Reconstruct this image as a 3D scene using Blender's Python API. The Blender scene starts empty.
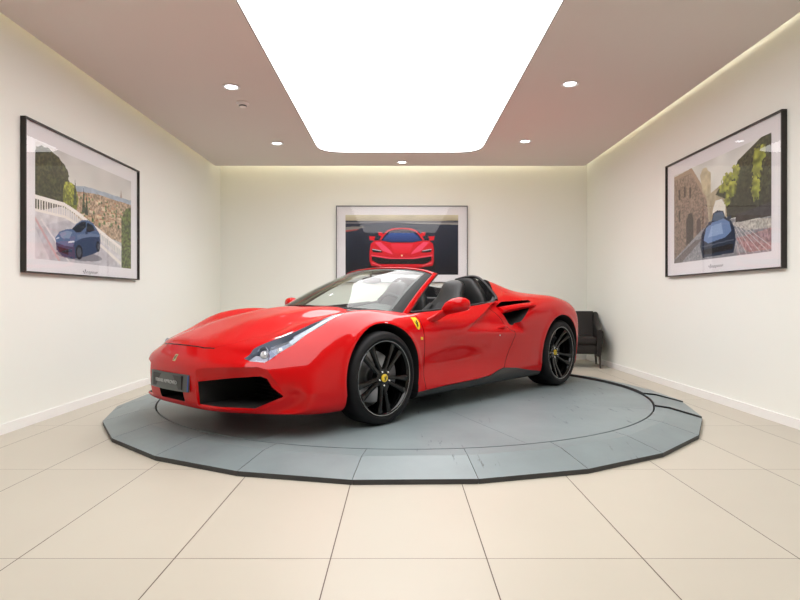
import bpy, bmesh, math, random
import numpy as np
from mathutils import Vector, Matrix
from mathutils.bvhtree import BVHTree
random.seed(7)
SC = bpy.context.scene
COL = SC.collection
PI = math.pi

# ---------------------------------------------------------------- helpers
def mat(name, col=(.8, .8, .8), rough=.5, metal=0.0, coat=0.0, coat_rough=.03, spec=.5, emis=None, estr=1.0,
        trans=0.0, ior=1.45, alpha=1.0, noise=None, bump=None, sheen=0.0):
    m = bpy.data.materials.new(name); m.use_nodes = True
    nt = m.node_tree; b = nt.nodes['Principled BSDF']
    b.inputs['Base Color'].default_value = (*col, 1)
    b.inputs['Roughness'].default_value = rough
    b.inputs['Metallic'].default_value = metal
    b.inputs['Coat Weight'].default_value = coat
    b.inputs['Coat Roughness'].default_value = coat_rough
    b.inputs['Specular IOR Level'].default_value = spec
    b.inputs['Transmission Weight'].default_value = trans
    b.inputs['IOR'].default_value = ior
    b.inputs['Alpha'].default_value = alpha
    b.inputs['Sheen Weight'].default_value = sheen
    if emis:
        b.inputs['Emission Color'].default_value = (*emis, 1)
        b.inputs['Emission Strength'].default_value = estr
    if noise:
        sc, amt = noise
        tc = nt.nodes.new('ShaderNodeTexCoord'); n = nt.nodes.new('ShaderNodeTexNoise')
        n.inputs['Scale'].default_value = sc; n.inputs['Detail'].default_value = 6
        mx = nt.nodes.new('ShaderNodeMix'); mx.data_type = 'RGBA'
        mx.inputs[6].default_value = tuple(max(0, c * (1 - amt)) for c in col) + (1,)
        mx.inputs[7].default_value = tuple(min(1, c * (1 + amt)) for c in col) + (1,)
        nt.links.new(tc.outputs['Object'], n.inputs['Vector'])
        nt.links.new(n.outputs['Fac'], mx.inputs[0]); nt.links.new(mx.outputs[2], b.inputs['Base Color'])
    if bump:
        sc, st, dist = bump
        tc = nt.nodes.new('ShaderNodeTexCoord'); n = nt.nodes.new('ShaderNodeTexNoise')
        n.inputs['Scale'].default_value = sc; n.inputs['Detail'].default_value = 4
        bp = nt.nodes.new('ShaderNodeBump'); bp.inputs['Strength'].default_value = st; bp.inputs['Distance'].default_value = dist
        nt.links.new(tc.outputs['Object'], n.inputs['Vector'])
        nt.links.new(n.outputs['Fac'], bp.inputs['Height']); nt.links.new(bp.outputs['Normal'], b.inputs['Normal'])
    return m

def link(name, me, parent=None):
    o = bpy.data.objects.new(name, me); COL.objects.link(o)
    if parent: o.parent = parent
    return o

def tag(o, label=None, cat=None, group=None, kind=None):
    if label: o['label'] = label
    if cat: o['category'] = cat
    if group: o['group'] = group
    if kind: o['kind'] = kind
    return o

def empty(name, loc=(0, 0, 0), rz=0, parent=None):
    o = bpy.data.objects.new(name, None); COL.objects.link(o)
    o.location = loc; o.rotation_euler = (0, 0, rz); o.empty_display_size = .2
    if parent: o.parent = parent
    return o

class MB:
    """collects shapes, links them as one mesh"""
    def __init__(s): s.v = []; s.f = []; s.m = []
    def add(s, vs, fs, mi=0):
        n = len(s.v); s.v += [tuple(p) for p in vs]
        for f in fs: s.f.append(tuple(i + n for i in f)); s.m.append(mi)
        return s
    def box(s, a, b, mi=0, T=None):
        vs = [Vector((x, y, z)) for x in (a[0], b[0]) for y in (a[1], b[1]) for z in (a[2], b[2])]
        if T: vs = [T @ v for v in vs]
        return s.add(vs, [(0, 1, 3, 2), (4, 6, 7, 5), (0, 4, 5, 1), (2, 3, 7, 6), (0, 2, 6, 4), (1, 5, 7, 3)], mi)
    def rbox(s, a, b, r, seg=3, mi=0, T=None):
        bm = bmesh.new(); bmesh.ops.create_cube(bm, size=1)
        for v in bm.verts:
            v.co = Vector([(a[i] + b[i]) / 2 + v.co[i] * (b[i] - a[i]) for i in range(3)])
        bmesh.ops.bevel(bm, geom=bm.edges[:], offset=r, segments=seg, profile=.5, affect='EDGES')
        return s.frombm(bm, mi, T)
    def frombm(s, bm, mi=0, T=None):
        bm.verts.ensure_lookup_table(); bm.verts.index_update()
        vs = [(T @ v.co) if T else v.co.copy() for v in bm.verts]
        fs = [tuple(v.index for v in f.verts) for f in bm.faces]
        bm.free(); return s.add(vs, fs, mi)
    def tube(s, pts, r, seg=10, closed=False, mi=0, flat=1.0, up=None):
        pts = [Vector(p) for p in pts]; n = len(pts)
        rs = r if isinstance(r, (list, tuple)) else [r] * n
        vs = []; fs = []; pu = Vector(up) if up else None
        for i, p in enumerate(pts):
            if closed: t = pts[(i + 1) % n] - pts[i - 1]
            else: t = pts[min(i + 1, n - 1)] - pts[max(i - 1, 0)]
            t.normalize()
            if pu is None: pu = Vector((0, 0, 1)) if abs(t.z) < .9 else Vector((1, 0, 0))
            u = (pu - t * pu.dot(t)).normalized(); w = t.cross(u)
            if not up: pu = u
            for k in range(seg):
                a = 2 * PI * k / seg
                vs.append(p + (u * math.cos(a) * flat + w * math.sin(a)) * rs[i])
        m = n if closed else n - 1
        for i in range(m):
            for k in range(seg):
                a = i * seg + k; b = i * seg + (k + 1) % seg; j = (i + 1) % n
                fs.append((a, b, j * seg + (k + 1) % seg, j * seg + k))
        if not closed:
            fs.append(tuple(range(seg))[::-1]); fs.append(tuple((n - 1) * seg + k for k in range(seg)))
        return s.add(vs, fs, mi)
    def lathe(s, prof, seg=48, axis='z', c=(0, 0, 0), mi=0, closed=False):
        """prof: (radius, height) list"""
        vs = []; fs = []; c = Vector(c); n = len(prof)
        for k in range(seg):
            a = 2 * PI * k / seg; ca, sa = math.cos(a), math.sin(a)
            for r, h in prof:
                vs.append(c + (Vector((r * ca, r * sa, h)) if axis == 'z' else Vector((r * ca, h, r * sa)) if axis == 'y' else Vector((h, r * ca, r * sa))))
        for k in range(seg):
            k2 = (k + 1) % seg
            for i in range(n if closed else n - 1):
                j = (i + 1) % n
                fs.append((k * n + i, k2 * n + i, k2 * n + j, k * n + j))
        if not closed:
            if prof[0][0] > 1e-6: fs.append(tuple(k * n for k in range(seg))[::-1])
            if prof[-1][0] > 1e-6: fs.append(tuple(k * n + n - 1 for k in range(seg)))
        return s.add(vs, fs, mi)
    def prism(s, poly, h0, h1, axis='z', mi=0, T=None):
        """poly 2d list; axis 'y': poly is (x,z); axis 'x': poly is (y,z); axis 'z': poly is (x,y)"""
        n = len(poly)
        def p3(p, h):
            return {'z': (p[0], p[1], h), 'y': (p[0], h, p[1]), 'x': (h, p[0], p[1])}[axis]
        vs = [Vector(p3(p, h0)) for p in poly] + [Vector(p3(p, h1)) for p in poly]
        if T: vs = [T @ v for v in vs]
        fs = [tuple(range(n)), tuple(range(2 * n - 1, n - 1, -1))] + [(i, i + n, (i + 1) % n + n, (i + 1) % n) for i in range(n)]
        return s.add(vs, fs, mi)
    def grid(s, G, mi=0, closed_u=False, closed_v=False):
        nu, nv = len(G), len(G[0]); vs = [p for row in G for p in row]; fs = []
        for i in range(nu if closed_u else nu - 1):
            for j in range(nv if closed_v else nv - 1):
                i2, j2 = (i + 1) % nu, (j + 1) % nv
                fs.append((i * nv + j, i2 * nv + j, i2 * nv + j2, i * nv + j2))
        return s.add(vs, fs, mi)
    def mesh(s, name, mats, smooth=35, fix=True):
        me = bpy.data.meshes.new(name); me.from_pydata([tuple(p) for p in s.v], [], s.f)
        if not isinstance(mats, (list, tuple)): mats = [mats]
        for m in mats: me.materials.append(m)
        me.polygons.foreach_set('material_index', s.m)
        if fix:
            bm = bmesh.new(); bm.from_mesh(me)
            bmesh.ops.remove_doubles(bm, verts=bm.verts[:], dist=1e-6)
            bmesh.ops.recalc_face_normals(bm, faces=bm.faces[:]); bm.to_mesh(me); bm.free()
        smooth_by_angle(me, smooth)
        me.update(); return me
    def build(s, name, mats, parent=None, smooth=35, fix=True):
        return link(name, s.mesh(name, mats, smooth, fix), parent)

def smooth_by_angle(me, deg):
    if not deg:
        me.polygons.foreach_set('use_smooth', [False] * len(me.polygons)); return
    me.polygons.foreach_set('use_smooth', [True] * len(me.polygons))
    bm = bmesh.new(); bm.from_mesh(me); lim = math.radians(deg)
    for e in bm.edges:
        if len(e.link_faces) == 2: e.smooth = e.calc_face_angle(0) < lim
        else: e.smooth = False
    bm.to_mesh(me); bm.free()

def solidify_grid(G, th, mb, mi=0):
    """closed slab from an open grid, offset along the surface normals"""
    nu, nv = len(G), len(G[0]); P = [[Vector(p) for p in r] for r in G]; Q = []
    for i in range(nu):
        row = []
        for j in range(nv):
            du = P[min(i + 1, nu - 1)][j] - P[max(i - 1, 0)][j]; dv = P[i][min(j + 1, nv - 1)] - P[i][max(j - 1, 0)]
            row.append(P[i][j] - du.cross(dv).normalized() * th)
        Q.append(row)
    vs = [p for r in P for p in r] + [p for r in Q for p in r]; N = nu * nv; fs = []
    for i in range(nu - 1):
        for j in range(nv - 1):
            a, b, c, d = i * nv + j, (i + 1) * nv + j, (i + 1) * nv + j + 1, i * nv + j + 1
            fs += [(a, b, c, d), (a + N, d + N, c + N, b + N)]
    for i in range(nu - 1):
        for j in (0, nv - 1):
            a, b = i * nv + j, (i + 1) * nv + j
            fs.append((a, b, b + N, a + N) if j else (a, a + N, b + N, b))
    for j in range(nv - 1):
        for i in (0, nu - 1):
            a, b = i * nv + j, i * nv + j + 1
            fs.append((a, b, b + N, a + N) if not i else (a, a + N, b + N, b))
    return mb.add(vs, fs, mi)

def interp(xs, ys, x):
    """monotone-ish cubic (Catmull-Rom) interpolation"""
    if x <= xs[0]: return ys[0]
    if x >= xs[-1]: return ys[-1]
    i = max(k for k in range(len(xs)) if xs[k] <= x); i = min(i, len(xs) - 2)
    h = xs[i + 1] - xs[i]; t = (x - xs[i]) / h
    def sl(k):
        if k == 0: return (ys[1] - ys[0]) / (xs[1] - xs[0])
        if k == len(xs) - 1: return (ys[-1] - ys[-2]) / (xs[-1] - xs[-2])
        return (ys[k + 1] - ys[k - 1]) / (xs[k + 1] - xs[k - 1])
    a, b = sl(i) * h, sl(i + 1) * h
    return (2*t**3 - 3*t*t + 1) * ys[i] + (t**3 - 2*t*t + t) * a + (-2*t**3 + 3*t*t) * ys[i+1] + (t**3 - t*t) * b

def curve3(pts, n):
    """n points on a Catmull-Rom curve through pts"""
    P = [Vector(p) for p in pts]; out = []
    d = [0.0]
    for a, b in zip(P, P[1:]): d.append(d[-1] + (b - a).length)
    for k in range(n):
        s_ = d[-1] * k / (n - 1)
        out.append(Vector([interp(d, [p[c] for p in P], s_) for c in range(len(P[0]))]))
    return out

def rounded(poly, r, seg=5):
    """round the corners of a 2d polygon"""
    out = []; n = len(poly)
    for i in range(n):
        p = Vector(poly[i]).to_2d(); a = Vector(poly[i - 1]).to_2d(); b = Vector(poly[(i + 1) % n]).to_2d()
        rr = r[i] if isinstance(r, (list, tuple)) else r
        la, lb = (a - p).length, (b - p).length; k = min(rr, la * .48, lb * .48)
        if k < 1e-4: out.append(tuple(p)); continue
        s_, e_ = p + (a - p).normalized() * k, p + (b - p).normalized() * k
        for q in range(seg + 1):
            t = q / seg; out.append(tuple(s_ * (1 - t)**2 + p * 2 * t * (1 - t) + e_ * t * t))
    return out

def boolean(me, cutter, op='DIFFERENCE', keep=True, solver='EXACT'):
    """me, cutter: meshes; returns a new mesh (cutter's materials are appended)"""
    a = bpy.data.objects.new('a', me.copy()); b = bpy.data.objects.new('b', cutter)
    COL.objects.link(a); COL.objects.link(b)
    for m in cutter.materials:
        if m.name not in [x.name for x in a.data.materials]: a.data.materials.append(m)
    md = a.modifiers.new('b', 'BOOLEAN'); md.object = b; md.operation = op; md.solver = solver
    try: md.material_mode = 'TRANSFER'
    except Exception: pass
    dg = bpy.context.evaluated_depsgraph_get(); dg.update()
    out = bpy.data.meshes.new_from_object(a.evaluated_get(dg), depsgraph=dg)
    bpy.data.objects.remove(a); bpy.data.objects.remove(b)
    return out
# ---------------------------------------------------------------- materials
M = {}
M['paint'] = mat('red_car_paint', (.54, .0004, .002), rough=.5, coat=.60, coat_rough=.010, spec=.05)
M['black_trim'] = mat('black_trim', (.012, .012, .013), rough=.45)
M['well'] = mat('black_wheel_well', (.008, .008, .008), rough=.9)
M['gloss_black'] = mat('gloss_black', (.002, .002, .002), rough=.14, coat=.15, spec=.35)
M['skirt'] = mat('dark_side_skirt', (.016, .018, .018), rough=.34, bump=(180, .15, .001))
M['rubber'] = mat('tyre_rubber', (.007, .007, .008), rough=.6, spec=.3)
M['glass'] = mat('windscreen_glass', (.97, 1, .985), rough=0, trans=1.0, ior=1.45)
M['leather'] = mat('black_leather', (.010, .011, .011), rough=.42, bump=(260, .2, .001))
M['silver'] = mat('bright_metal', (.75, .75, .76), rough=.2, metal=1)
M['disc'] = mat('brake_disc_metal', (.35, .35, .36), rough=.35, metal=1)
M['yellow'] = mat('yellow_enamel', (.85, .60, .02), rough=.3, coat=.5)
M['black_ink'] = mat('black_print', (.01, .01, .01), rough=.5)
M['white'] = mat('white_plastic', (.85, .85, .83), rough=.4)
# ---------------------------------------------------------------- car body surface (car frame: x forward, y left, z up)
# per station: x at the centre, bow (how far the row sweeps back towards the side), five (y, z) across the top,
# four (y, z) down the side, (y, z) at the bottom edge
ST = [
 # x     bow   top j0..j4                                                   side k1..k4                                         bottom
 (None,),
 (2.28, .24, [(0,.638),(.25,.634),(.46,.612),(.655,.592),(.815,.540)], [(.872,.475),(.900,.40),(.91,.315),(.905,.240)], (.86,.172)),
 (2.05, .15, [(0,.715),(.26,.712),(.49,.672),(.68,.672),(.84,.610)], [(.905,.53),(.93,.43),(.94,.32),(.935,.235)], (.88,.155)),
 (1.83, .08, [(0,.773),(.27,.770),(.50,.728),(.70,.752),(.845,.690)], [(.92,.59),(.948,.46),(.955,.33),(.95,.235)], (.89,.15)),
 (1.60, .03, [(0,.815),(.28,.811),(.515,.764),(.71,.803),(.85,.745)], [(.93,.66),(.960,.52),(.962,.36),(.955,.235)], (.89,.145)),
 (1.325,.00, [(0,.848),(.30,.842),(.53,.790),(.72,.830),(.852,.778)], [(.935,.70),(.965,.56),(.965,.38),(.955,.235)], (.89,.14)),
 (1.08, .00, [(0,.868),(.32,.862),(.55,.815),(.72,.822),(.845,.782)], [(.925,.71),(.955,.56),(.950,.38),(.940,.235)], (.89,.14)),
 (.85,  .00, [(0,.99),(.33,.970),(.56,.900),(.71,.832),(.830,.785)], [(.905,.71),(.935,.56),(.925,.38),(.930,.235)], (.88,.14)),
 (.55,  .00, [(0,1.12),(.33,1.10),(.54,1.03),(.70,.900),(.815,.805)], [(.895,.72),(.925,.57),(.905,.38),(.925,.235)], (.88,.14)),
 (.25,  .00, [(0,1.17),(.32,1.15),(.52,1.09),(.68,.960),(.805,.828)], [(.895,.73),(.925,.58),(.900,.38),(.925,.235)], (.88,.14)),
 (-.05, .00, [(0,1.17),(.32,1.16),(.52,1.12),(.67,1.000),(.80,.853)], [(.900,.745),(.930,.60),(.905,.39),(.925,.235)], (.88,.14)),
 (-.30, .00, [(0,1.13),(.32,1.15),(.52,1.145),(.66,1.035),(.80,.875)], [(.915,.765),(.942,.61),(.920,.40),(.930,.235)], (.88,.14)),
 (-.55, .00, [(0,1.05),(.30,1.09),(.51,1.118),(.66,1.025),(.805,.895)], [(.925,.785),(.955,.63),(.940,.42),(.935,.235)], (.88,.14)),
 (-.80, .00, [(0,.98),(.28,1.02),(.50,1.065),(.67,.992),(.82,.905)], [(.935,.80),(.965,.65),(.955,.43),(.940,.235)], (.88,.14)),
 (-1.07,.00, [(0,.935),(.28,.96),(.50,1.005),(.68,.962),(.835,.918)], [(.947,.815),(.972,.66),(.965,.44),(.945,.235)], (.89,.14)),
 (-1.37,.0, [(0,.915),(.28,.925),(.52,.962),(.70,.958),(.85,.925)], [(.952,.825),(.978,.67),(.970,.45),(.950,.235)], (.89,.14)),
 (-1.65,.03, [(0,.900),(.28,.905),(.53,.930),(.70,.938),(.85,.900)], [(.948,.80),(.972,.65),(.965,.44),(.945,.235)], (.89,.15)),
 (-1.88,.07, [(0,.895),(.28,.900),(.52,.910),(.70,.902),(.835,.860)], [(.928,.77),(.948,.62),(.940,.43),(.925,.26)], (.87,.17)),
 (-2.05,.12, [(0,.895),(.27,.897),(.50,.892),(.67,.865),(.80,.800)], [(.875,.71),(.895,.58),(.890,.43),(.870,.29)], (.82,.20)),
 (None,),
]
NOSE = dict(xc=[2.375, 2.430, 2.455, 2.450, 2.435, 2.395], z=[.583, .520, .445, .350, .262, .188],
            y=[0, .25, .47, .66, .80], drop=[0, .004, .016, .038, .080], bow=.36, ex=[2.3, 2.8, 3.0, 3.4, 4.0, 4.0])
TAIL = dict(xc=[-2.115, -2.125, -2.11, -2.12, -2.10, -2.03], z=[.885, .80, .66, .50, .36, .26],
            y=[0, .25, .45, .63, .77], drop=[0, .003, .010, .03, .075], bow=.16, ex=[2.2] * 6)
NI = len(ST) - 1

def body_target():
    pos = {}
    def put(i, j, k, x, y, z):
        pos[(i, j, k)] = Vector((x, y, z))
        if j: pos[(i, -j, k)] = Vector((x, -y, z))
    for i in range(1, NI):
        x, bow, top, side, bot = ST[i]; sg = 1 if x > 0 else -1
        X = lambda y: x - sg * bow * (y / .8) ** 2.2
        for j, (y, z) in enumerate(top): put(i, j, 0, X(y), y, z)
        for k, (y, z) in enumerate(side): put(i, 4, k + 1, X(y), y, z)
        for j in range(5):
            y = bot[0] * j / 4; put(i, j, 5, X(y), y, bot[1] if j == 4 else bot[1] - .01)
    for i, D in ((0, NOSE), (NI, TAIL)):
        sg = 1 if i == 0 else -1
        wide = [.97, 1.01, 1.03, 1.035, 1.03, .98]
        for k in range(6):
            for j in range(5):
                y = D['y'][j] * wide[k]; f = (1 - k / 2.6) if k < 2.6 else 0
                put(i, j, k, D['xc'][k] - sg * D['bow'] * (y / .8) ** (D['ex'][k]), y, D['z'][k] - D['drop'][j] * f)
    return pos

def body_faces():
    F = []
    J = range(-4, 4)
    for i in range(NI):
        for j in J:
            F.append([(i, j, 0), (i, j + 1, 0), (i + 1, j + 1, 0), (i + 1, j, 0)])
            F.append([(i, j, 5), (i + 1, j, 5), (i + 1, j + 1, 5), (i, j + 1, 5)])
        for k in range(5):
            F.append([(i, 4, k), (i, 4, k + 1), (i + 1, 4, k + 1), (i + 1, 4, k)])
            F.append([(i, -4, k), (i + 1, -4, k), (i + 1, -4, k + 1), (i, -4, k + 1)])
    for j in J:
        for k in range(5):
            F.append([(0, j, k), (0, j, k + 1), (0, j + 1, k + 1), (0, j + 1, k)])
            F.append([(NI, j, k), (NI, j + 1, k), (NI, j + 1, k + 1), (NI, j, k + 1)])
    return F

def fit_cage(P, F, it=12):
    n = len(P); T = P.copy(); C = P.copy()
    adj = [set() for _ in range(n)]; diag = [[] for _ in range(n)]
    for f in F:
        for a in range(4):
            adj[f[a]].update((f[(a + 1) % 4], f[a - 1])); diag[f[a]].append(f[(a + 2) % 4])
    val = np.array([len(a) for a in adj], float)[:, None]
    for _ in range(it):
        L = np.empty_like(C)
        for v in range(n):
            L[v] = val[v] ** 2 * C[v] + 4 * C[list(adj[v])].sum(0) + C[diag[v]].sum(0)
        L /= val * (val + 5)
        C += (T - L) * .8
    return C

def tri_mask(x, z, A, B, C_, e):
    """signed distances to the edges of triangle ABC (positive inside) turned into one soft mask, e = edge softness"""
    m = 1.0
    for (p, q), s in zip(((A, B), (B, C_), (C_, A)), e):
        dx, dz = q[0] - p[0], q[1] - p[1]; L = math.hypot(dx, dz)
        d = (dx * (z - p[1]) - dz * (x - p[0])) / L
        t = min(1, max(0, d / s)); m *= t * t * (3 - 2 * t)
    return m

def make_shell():
    pos = body_target(); keys = list(pos); idx = {k: n for n, k in enumerate(keys)}
    P = np.array([pos[k][:] for k in keys]); F = [[idx[c] for c in f] for f in body_faces()]
    Cg = fit_cage(P, F)
    me = bpy.data.meshes.new('cage'); me.from_pydata(Cg.tolist(), [], F)
    o = bpy.data.objects.new('cage', me); COL.objects.link(o)
    sm = o.modifiers.new('s', 'SUBSURF'); sm.levels = 4; sm.render_levels = 4
    dg = bpy.context.evaluated_depsgraph_get(); dg.update()
    out = bpy.data.meshes.new_from_object(o.evaluated_get(dg), depsgraph=dg)
    bpy.data.objects.remove(o)
    n = len(out.vertices); co = np.empty(n * 3); out.vertices.foreach_get('co', co); co = co.reshape(-1, 3)
    ed = np.empty(len(out.edges) * 2, int); out.edges.foreach_get('vertices', ed); ed = ed.reshape(-1, 2)
    deg = np.bincount(ed.ravel(), minlength=n)[:, None]
    def relax(times):
        act = w[:, 0] > 1e-3; e2 = ed[act[ed[:, 0]] | act[ed[:, 1]]]; ids = np.unique(e2); loc = np.zeros(n, int); loc[ids] = np.arange(len(ids)); e3 = loc[e2]
        c = co[ids].copy(); ww = w[ids] * (w[ids] > 1e-3); dg_ = deg[ids]
        for _ in range(times):
            acc = np.stack([np.bincount(e3[:, 0], c[e3[:, 1], q], len(ids)) + np.bincount(e3[:, 1], c[e3[:, 0], q], len(ids)) for q in range(3)], 1)
            c += (acc / dg_ - c) * ww
        co[ids] = c
    w = np.clip((co[:, 0] - 1.62) / .38, 0, 1)[:, None] * np.clip((np.abs(co[:, 1]) - .60) / .15, 0, 1)[:, None] * np.clip((co[:, 2] - .30) / .1, 0, 1)[:, None] * .9
    relax(170)
    d2 = ((co[:, 0] - 2.09) / .20) ** 2 + ((np.abs(co[:, 1]) - .79) / .18) ** 2 + ((co[:, 2] - .50) / .14) ** 2
    w = np.exp(-d2 ** 2)[:, None] * .95
    relax(260)
    out.vertices.foreach_set('co', co.ravel())
    # sculpted details: door scallop running into the side intake, wheel-arch lips, fender creases
    n = len(out.vertices); co = np.empty(n * 3); out.vertices.foreach_get('co', co); co = co.reshape(-1, 3)
    for q in range(n):
        x, y, z = co[q]; s = 1 if y > 0 else -1; ay = abs(y)
        if ay > .70 and -1.9 < x < 2.1:
            # scallop
            if -.80 < x < .42 and z > .55:
                m2 = tri_mask(x, z, (.40, .618), (-.37, .892), (-.70, .575), (.030, .035, .11))
                g = min(1, max(0, (.46 - x) / .62))
                ay -= .058 * m2 * g
            # lips round the arches
            for cx, cz, R in ((1.300, .345, .392), (-1.370, .350, .395)):
                r = math.hypot(x - cx, z - cz)
                if R - .05 < r < R + .10 and z > .1:
                    t = (r - R - .012) / .028
                    ay += .010 * math.exp(-t * t) * (1 if z > .3 else max(0, (z - .1) / .2))
            # haunch crease rising behind the intake
            if -1.25 < x < -.40 and .62 < z < .92:
                zc = .655 + (-.45 - x) * .30 / .75 if x > -1.2 else .955
                dd = z - zc
                w = math.exp(-((x + .80) / .30) ** 2)
                ay -= .014 * w * (math.exp(-((dd - .03) / .03) ** 2))
            co[q][1] = s * ay
    out.vertices.foreach_set('co', co.ravel()); out.update()
    return out

def cutter(name, m, *args, r=None, **kw):
    mb = MB(); mb.prism(*args, **kw); return mb.mesh(name, m, smooth=0)

BELT = [(1.60, 1.0), (1.36, .875), (1.10, .83), (.88, .795), (.55, .812), (.20, .835), (-.10, .856), (-.34, .882), (-.415, .898), (-.455, .935), (-.462, 1.125), (-.462, 1.6), (1.6, 1.6)]
SKIRT = [(.935, .192), (.55, .202), (.10, .210), (-.10, .222), (-.25, .262), (-.34, .276), (-.52, .258), (-.80, .212), (-1.02, .182)]
DOORC = [(.835, 1.3), (.835, .30), (.812, .192), (.55, .202), (.10, .210), (-.10, .222), (-.25, .262), (-.325, .274),
        (-.345, .32), (-.40, .42), (-.462, .52), (-.492, .575), (-.480, .605), (-.42, .622), (-.383, .66), (-.352, .72), (-.290, .79), (-.255, .845), (-.25, .88), (-.27, 1.3)]
HOOD = [(2.352, -.10), (2.352, .10), (2.335, .26), (2.30, .36), (2.20, .44), (1.95, .50), (1.65, .535), (1.36, .57), (1.12, .60), (1.00, .64), (1.6, .60)]

def offset_poly(poly, d):
    """shrink a closed 2d polygon by d"""
    n = len(poly); A = sum(poly[i][0] * poly[(i+1) % n][1] - poly[(i+1) % n][0] * poly[i][1] for i in range(n)); s = 1 if A > 0 else -1
    out = []
    for i in range(n):
        p = Vector(poly[i]); a = (p - Vector(poly[i-1])).normalized(); b = (Vector(poly[(i+1) % n]) - p).normalized()
        na, nb = Vector((-a.y, a.x)) * s, Vector((-b.y, b.x)) * s; m = (na + nb)
        m = m / max(.3, m.dot(na)); out.append(tuple(p + m * d))
    return out
# ---------------------------------------------------------------- the car
CARC = (.06, 5.94, .08); DIR = Vector((-.6707, -.7418)).normalized()
car = empty('sports_car', CARC, math.atan2(DIR.y, DIR.x))
tag(car, 'red open-top sports car with black wheels parked on the round turntable', 'car')
import time as _t
_t0 = _t.time()
shell = make_shell(); shell.materials.append(M['paint'])
def bvh_of(me): return BVHTree.FromPolygons([v.co.copy() for v in me.vertices], [tuple(p.vertices) for p in me.polygons])
SKIN = bvh_of(shell)
def hit(o, d):
    h = SKIN.ray_cast(Vector(o), Vector(d)); return h[0], h[1]
def front_x(y, z):
    p, n = hit((4, y, z), (-1, 0, 0)); return p.x if p else 2.0
def side_y(x, z, s=1):
    p, n = hit((x, 3 * s, z), (0, -s, 0)); return p.y if p else .9 * s
def top_z(x, y):
    p, n = hit((x, y, 3), (0, 0, -1)); return p.z if p else .5

def cut(me, c, op='DIFFERENCE'): return boolean(me, c, op, solver='MANIFOLD')
def loops_cutter(rings, mats):
    """closed loft through rings of points; mats: material index of each band (last one also for the end cap)"""
    n = len(rings[0]); mb = MB(); mb.v = [tuple(p) for r in rings for p in r]
    for a in range(len(rings) - 1):
        for i in range(n):
            j = (i + 1) % n; mb.f.append((a * n + i, (a + 1) * n + i, (a + 1) * n + j, a * n + j)); mb.m.append(mats[a])
    mb.f.append(tuple(range(n))[::-1]); mb.m.append(mats[0])
    mb.f.append(tuple((len(rings) - 1) * n + i for i in range(n))); mb.m.append(mats[-1])
    return mb
def tri_mesh(mb, name, ms):
    me = mb.mesh(name, ms, 0); bm = bmesh.new(); bm.from_mesh(me); bmesh.ops.triangulate(bm, faces=bm.faces[:]); bmesh.ops.recalc_face_normals(bm, faces=bm.faces[:]); bm.to_mesh(me); bm.free(); return me

# roof region away, down to the belt line
shell = cut(shell, cutter('c', M['black_trim'], [(p[0], p[1]) for p in BELT], -1.2, 1.2, 'y'))
# wheel arches
for cx, cz, R, yi in ((1.300, .345, .392, .60), (-1.370, .350, .395, .56)):
    for s in (-1, 1):
        m1 = MB(); m1.lathe([(R, yi * s), (R, 1.2 * s)], 96, 'y', (cx, 0, cz)); shell = cut(shell, m1.mesh('c', M['well'], 0))
        m2 = MB(); m2.box((cx - R * .985, min(yi * s, 1.2 * s), 0.0), (cx + R * .985, max(yi * s, 1.2 * s), cz - .09)); shell = cut(shell, m2.mesh('c', M['well'], 0))
# cockpit tub
tub = rounded([(1.08, -.50), (1.08, .50), (.86, .54), (.82, .735), (.2, .745), (-.46, .72), (-.62, .55), (-.62, -.55), (-.46, -.72), (.2, -.745), (.82, -.735), (.86, -.54)], .05)
shell = cut(shell, cutter('c', M['black_trim'], tub, .24, 1.6, 'z'))
# side intakes behind the doors
INTAKE = [(-.375, .868), (-.45, .890), (-.905, .905), (-.925, .892), (-.86, .850), (-.515, .660), (-.465, .655), (-.405, .73), (-.365, .81)]
for s in (-1, 1):
    poly = rounded(INTAKE, [.02, .02, .01, .02, .02, .015, .03, .03, .03], 4)
    A_ = [Vector((p[0], 1.15 * s, p[1])) for p in poly]; B_ = [Vector((p[0] * .97 - .03, .62 * s, .79 + (p[1] - .79) * .92)) for p in poly]
    shell = cut(shell, tri_mesh(loops_cutter([A_, B_], [0]), 'c', [M['well']]))
# front intakes with a turned-under brow
O_ = [(.318, .452), (.36, .462), (.524, .474), (.676, .477), (.722, .458), (.786, .355), (.845, .228), (.690, .203), (.491, .208), (.318, .211)]
I_ = [(.318, .372), (.36, .378), (.529, .402), (.675, .414), (.711, .398), (.745, .345), (.791, .285), (.675, .212), (.491, .219), (.318, .224)]
DEP = [.018, .045, .060, .055, .040, .02, .003, .01, .012, .012]
for s in (-1, 1):
    r0 = [Vector((2.75, y * s, z)) for y, z in O_]; r1 = [Vector((front_x(y * s, z) + .0004, y * s, z)) for y, z in O_]
    r2 = [Vector((front_x(y * s, z) - d, y * s, z)) for (y, z), d in zip(I_, DEP)]; r3 = [Vector((1.83, y * s * (.95), z)) for y, z in I_]
    shell = cut(shell, tri_mesh(loops_cutter([r0, r1, r2, r3], [0, 0, 1]), 'c', [M['paint'], M['well']]))
shell = cut(shell, cutter('c', M['well'], rounded([(-.165, .395), (.165, .395), (.165, .224), (-.165, .224)], .012), 1.9, 2.7, 'x'))
# rear: grille band and diffuser bay
shell = cut(shell, cutter('c', M['well'], rounded([(-.50, .52), (.50, .52), (.46, .40), (-.46, .40)], .03), -2.4, -2.04, 'x'))
shell = cut(shell, cutter('c', M['well'], rounded([(-.62, .30), (.62, .30), (.66, .12), (-.66, .12)], .03), -2.4, -1.85, 'x'))
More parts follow.
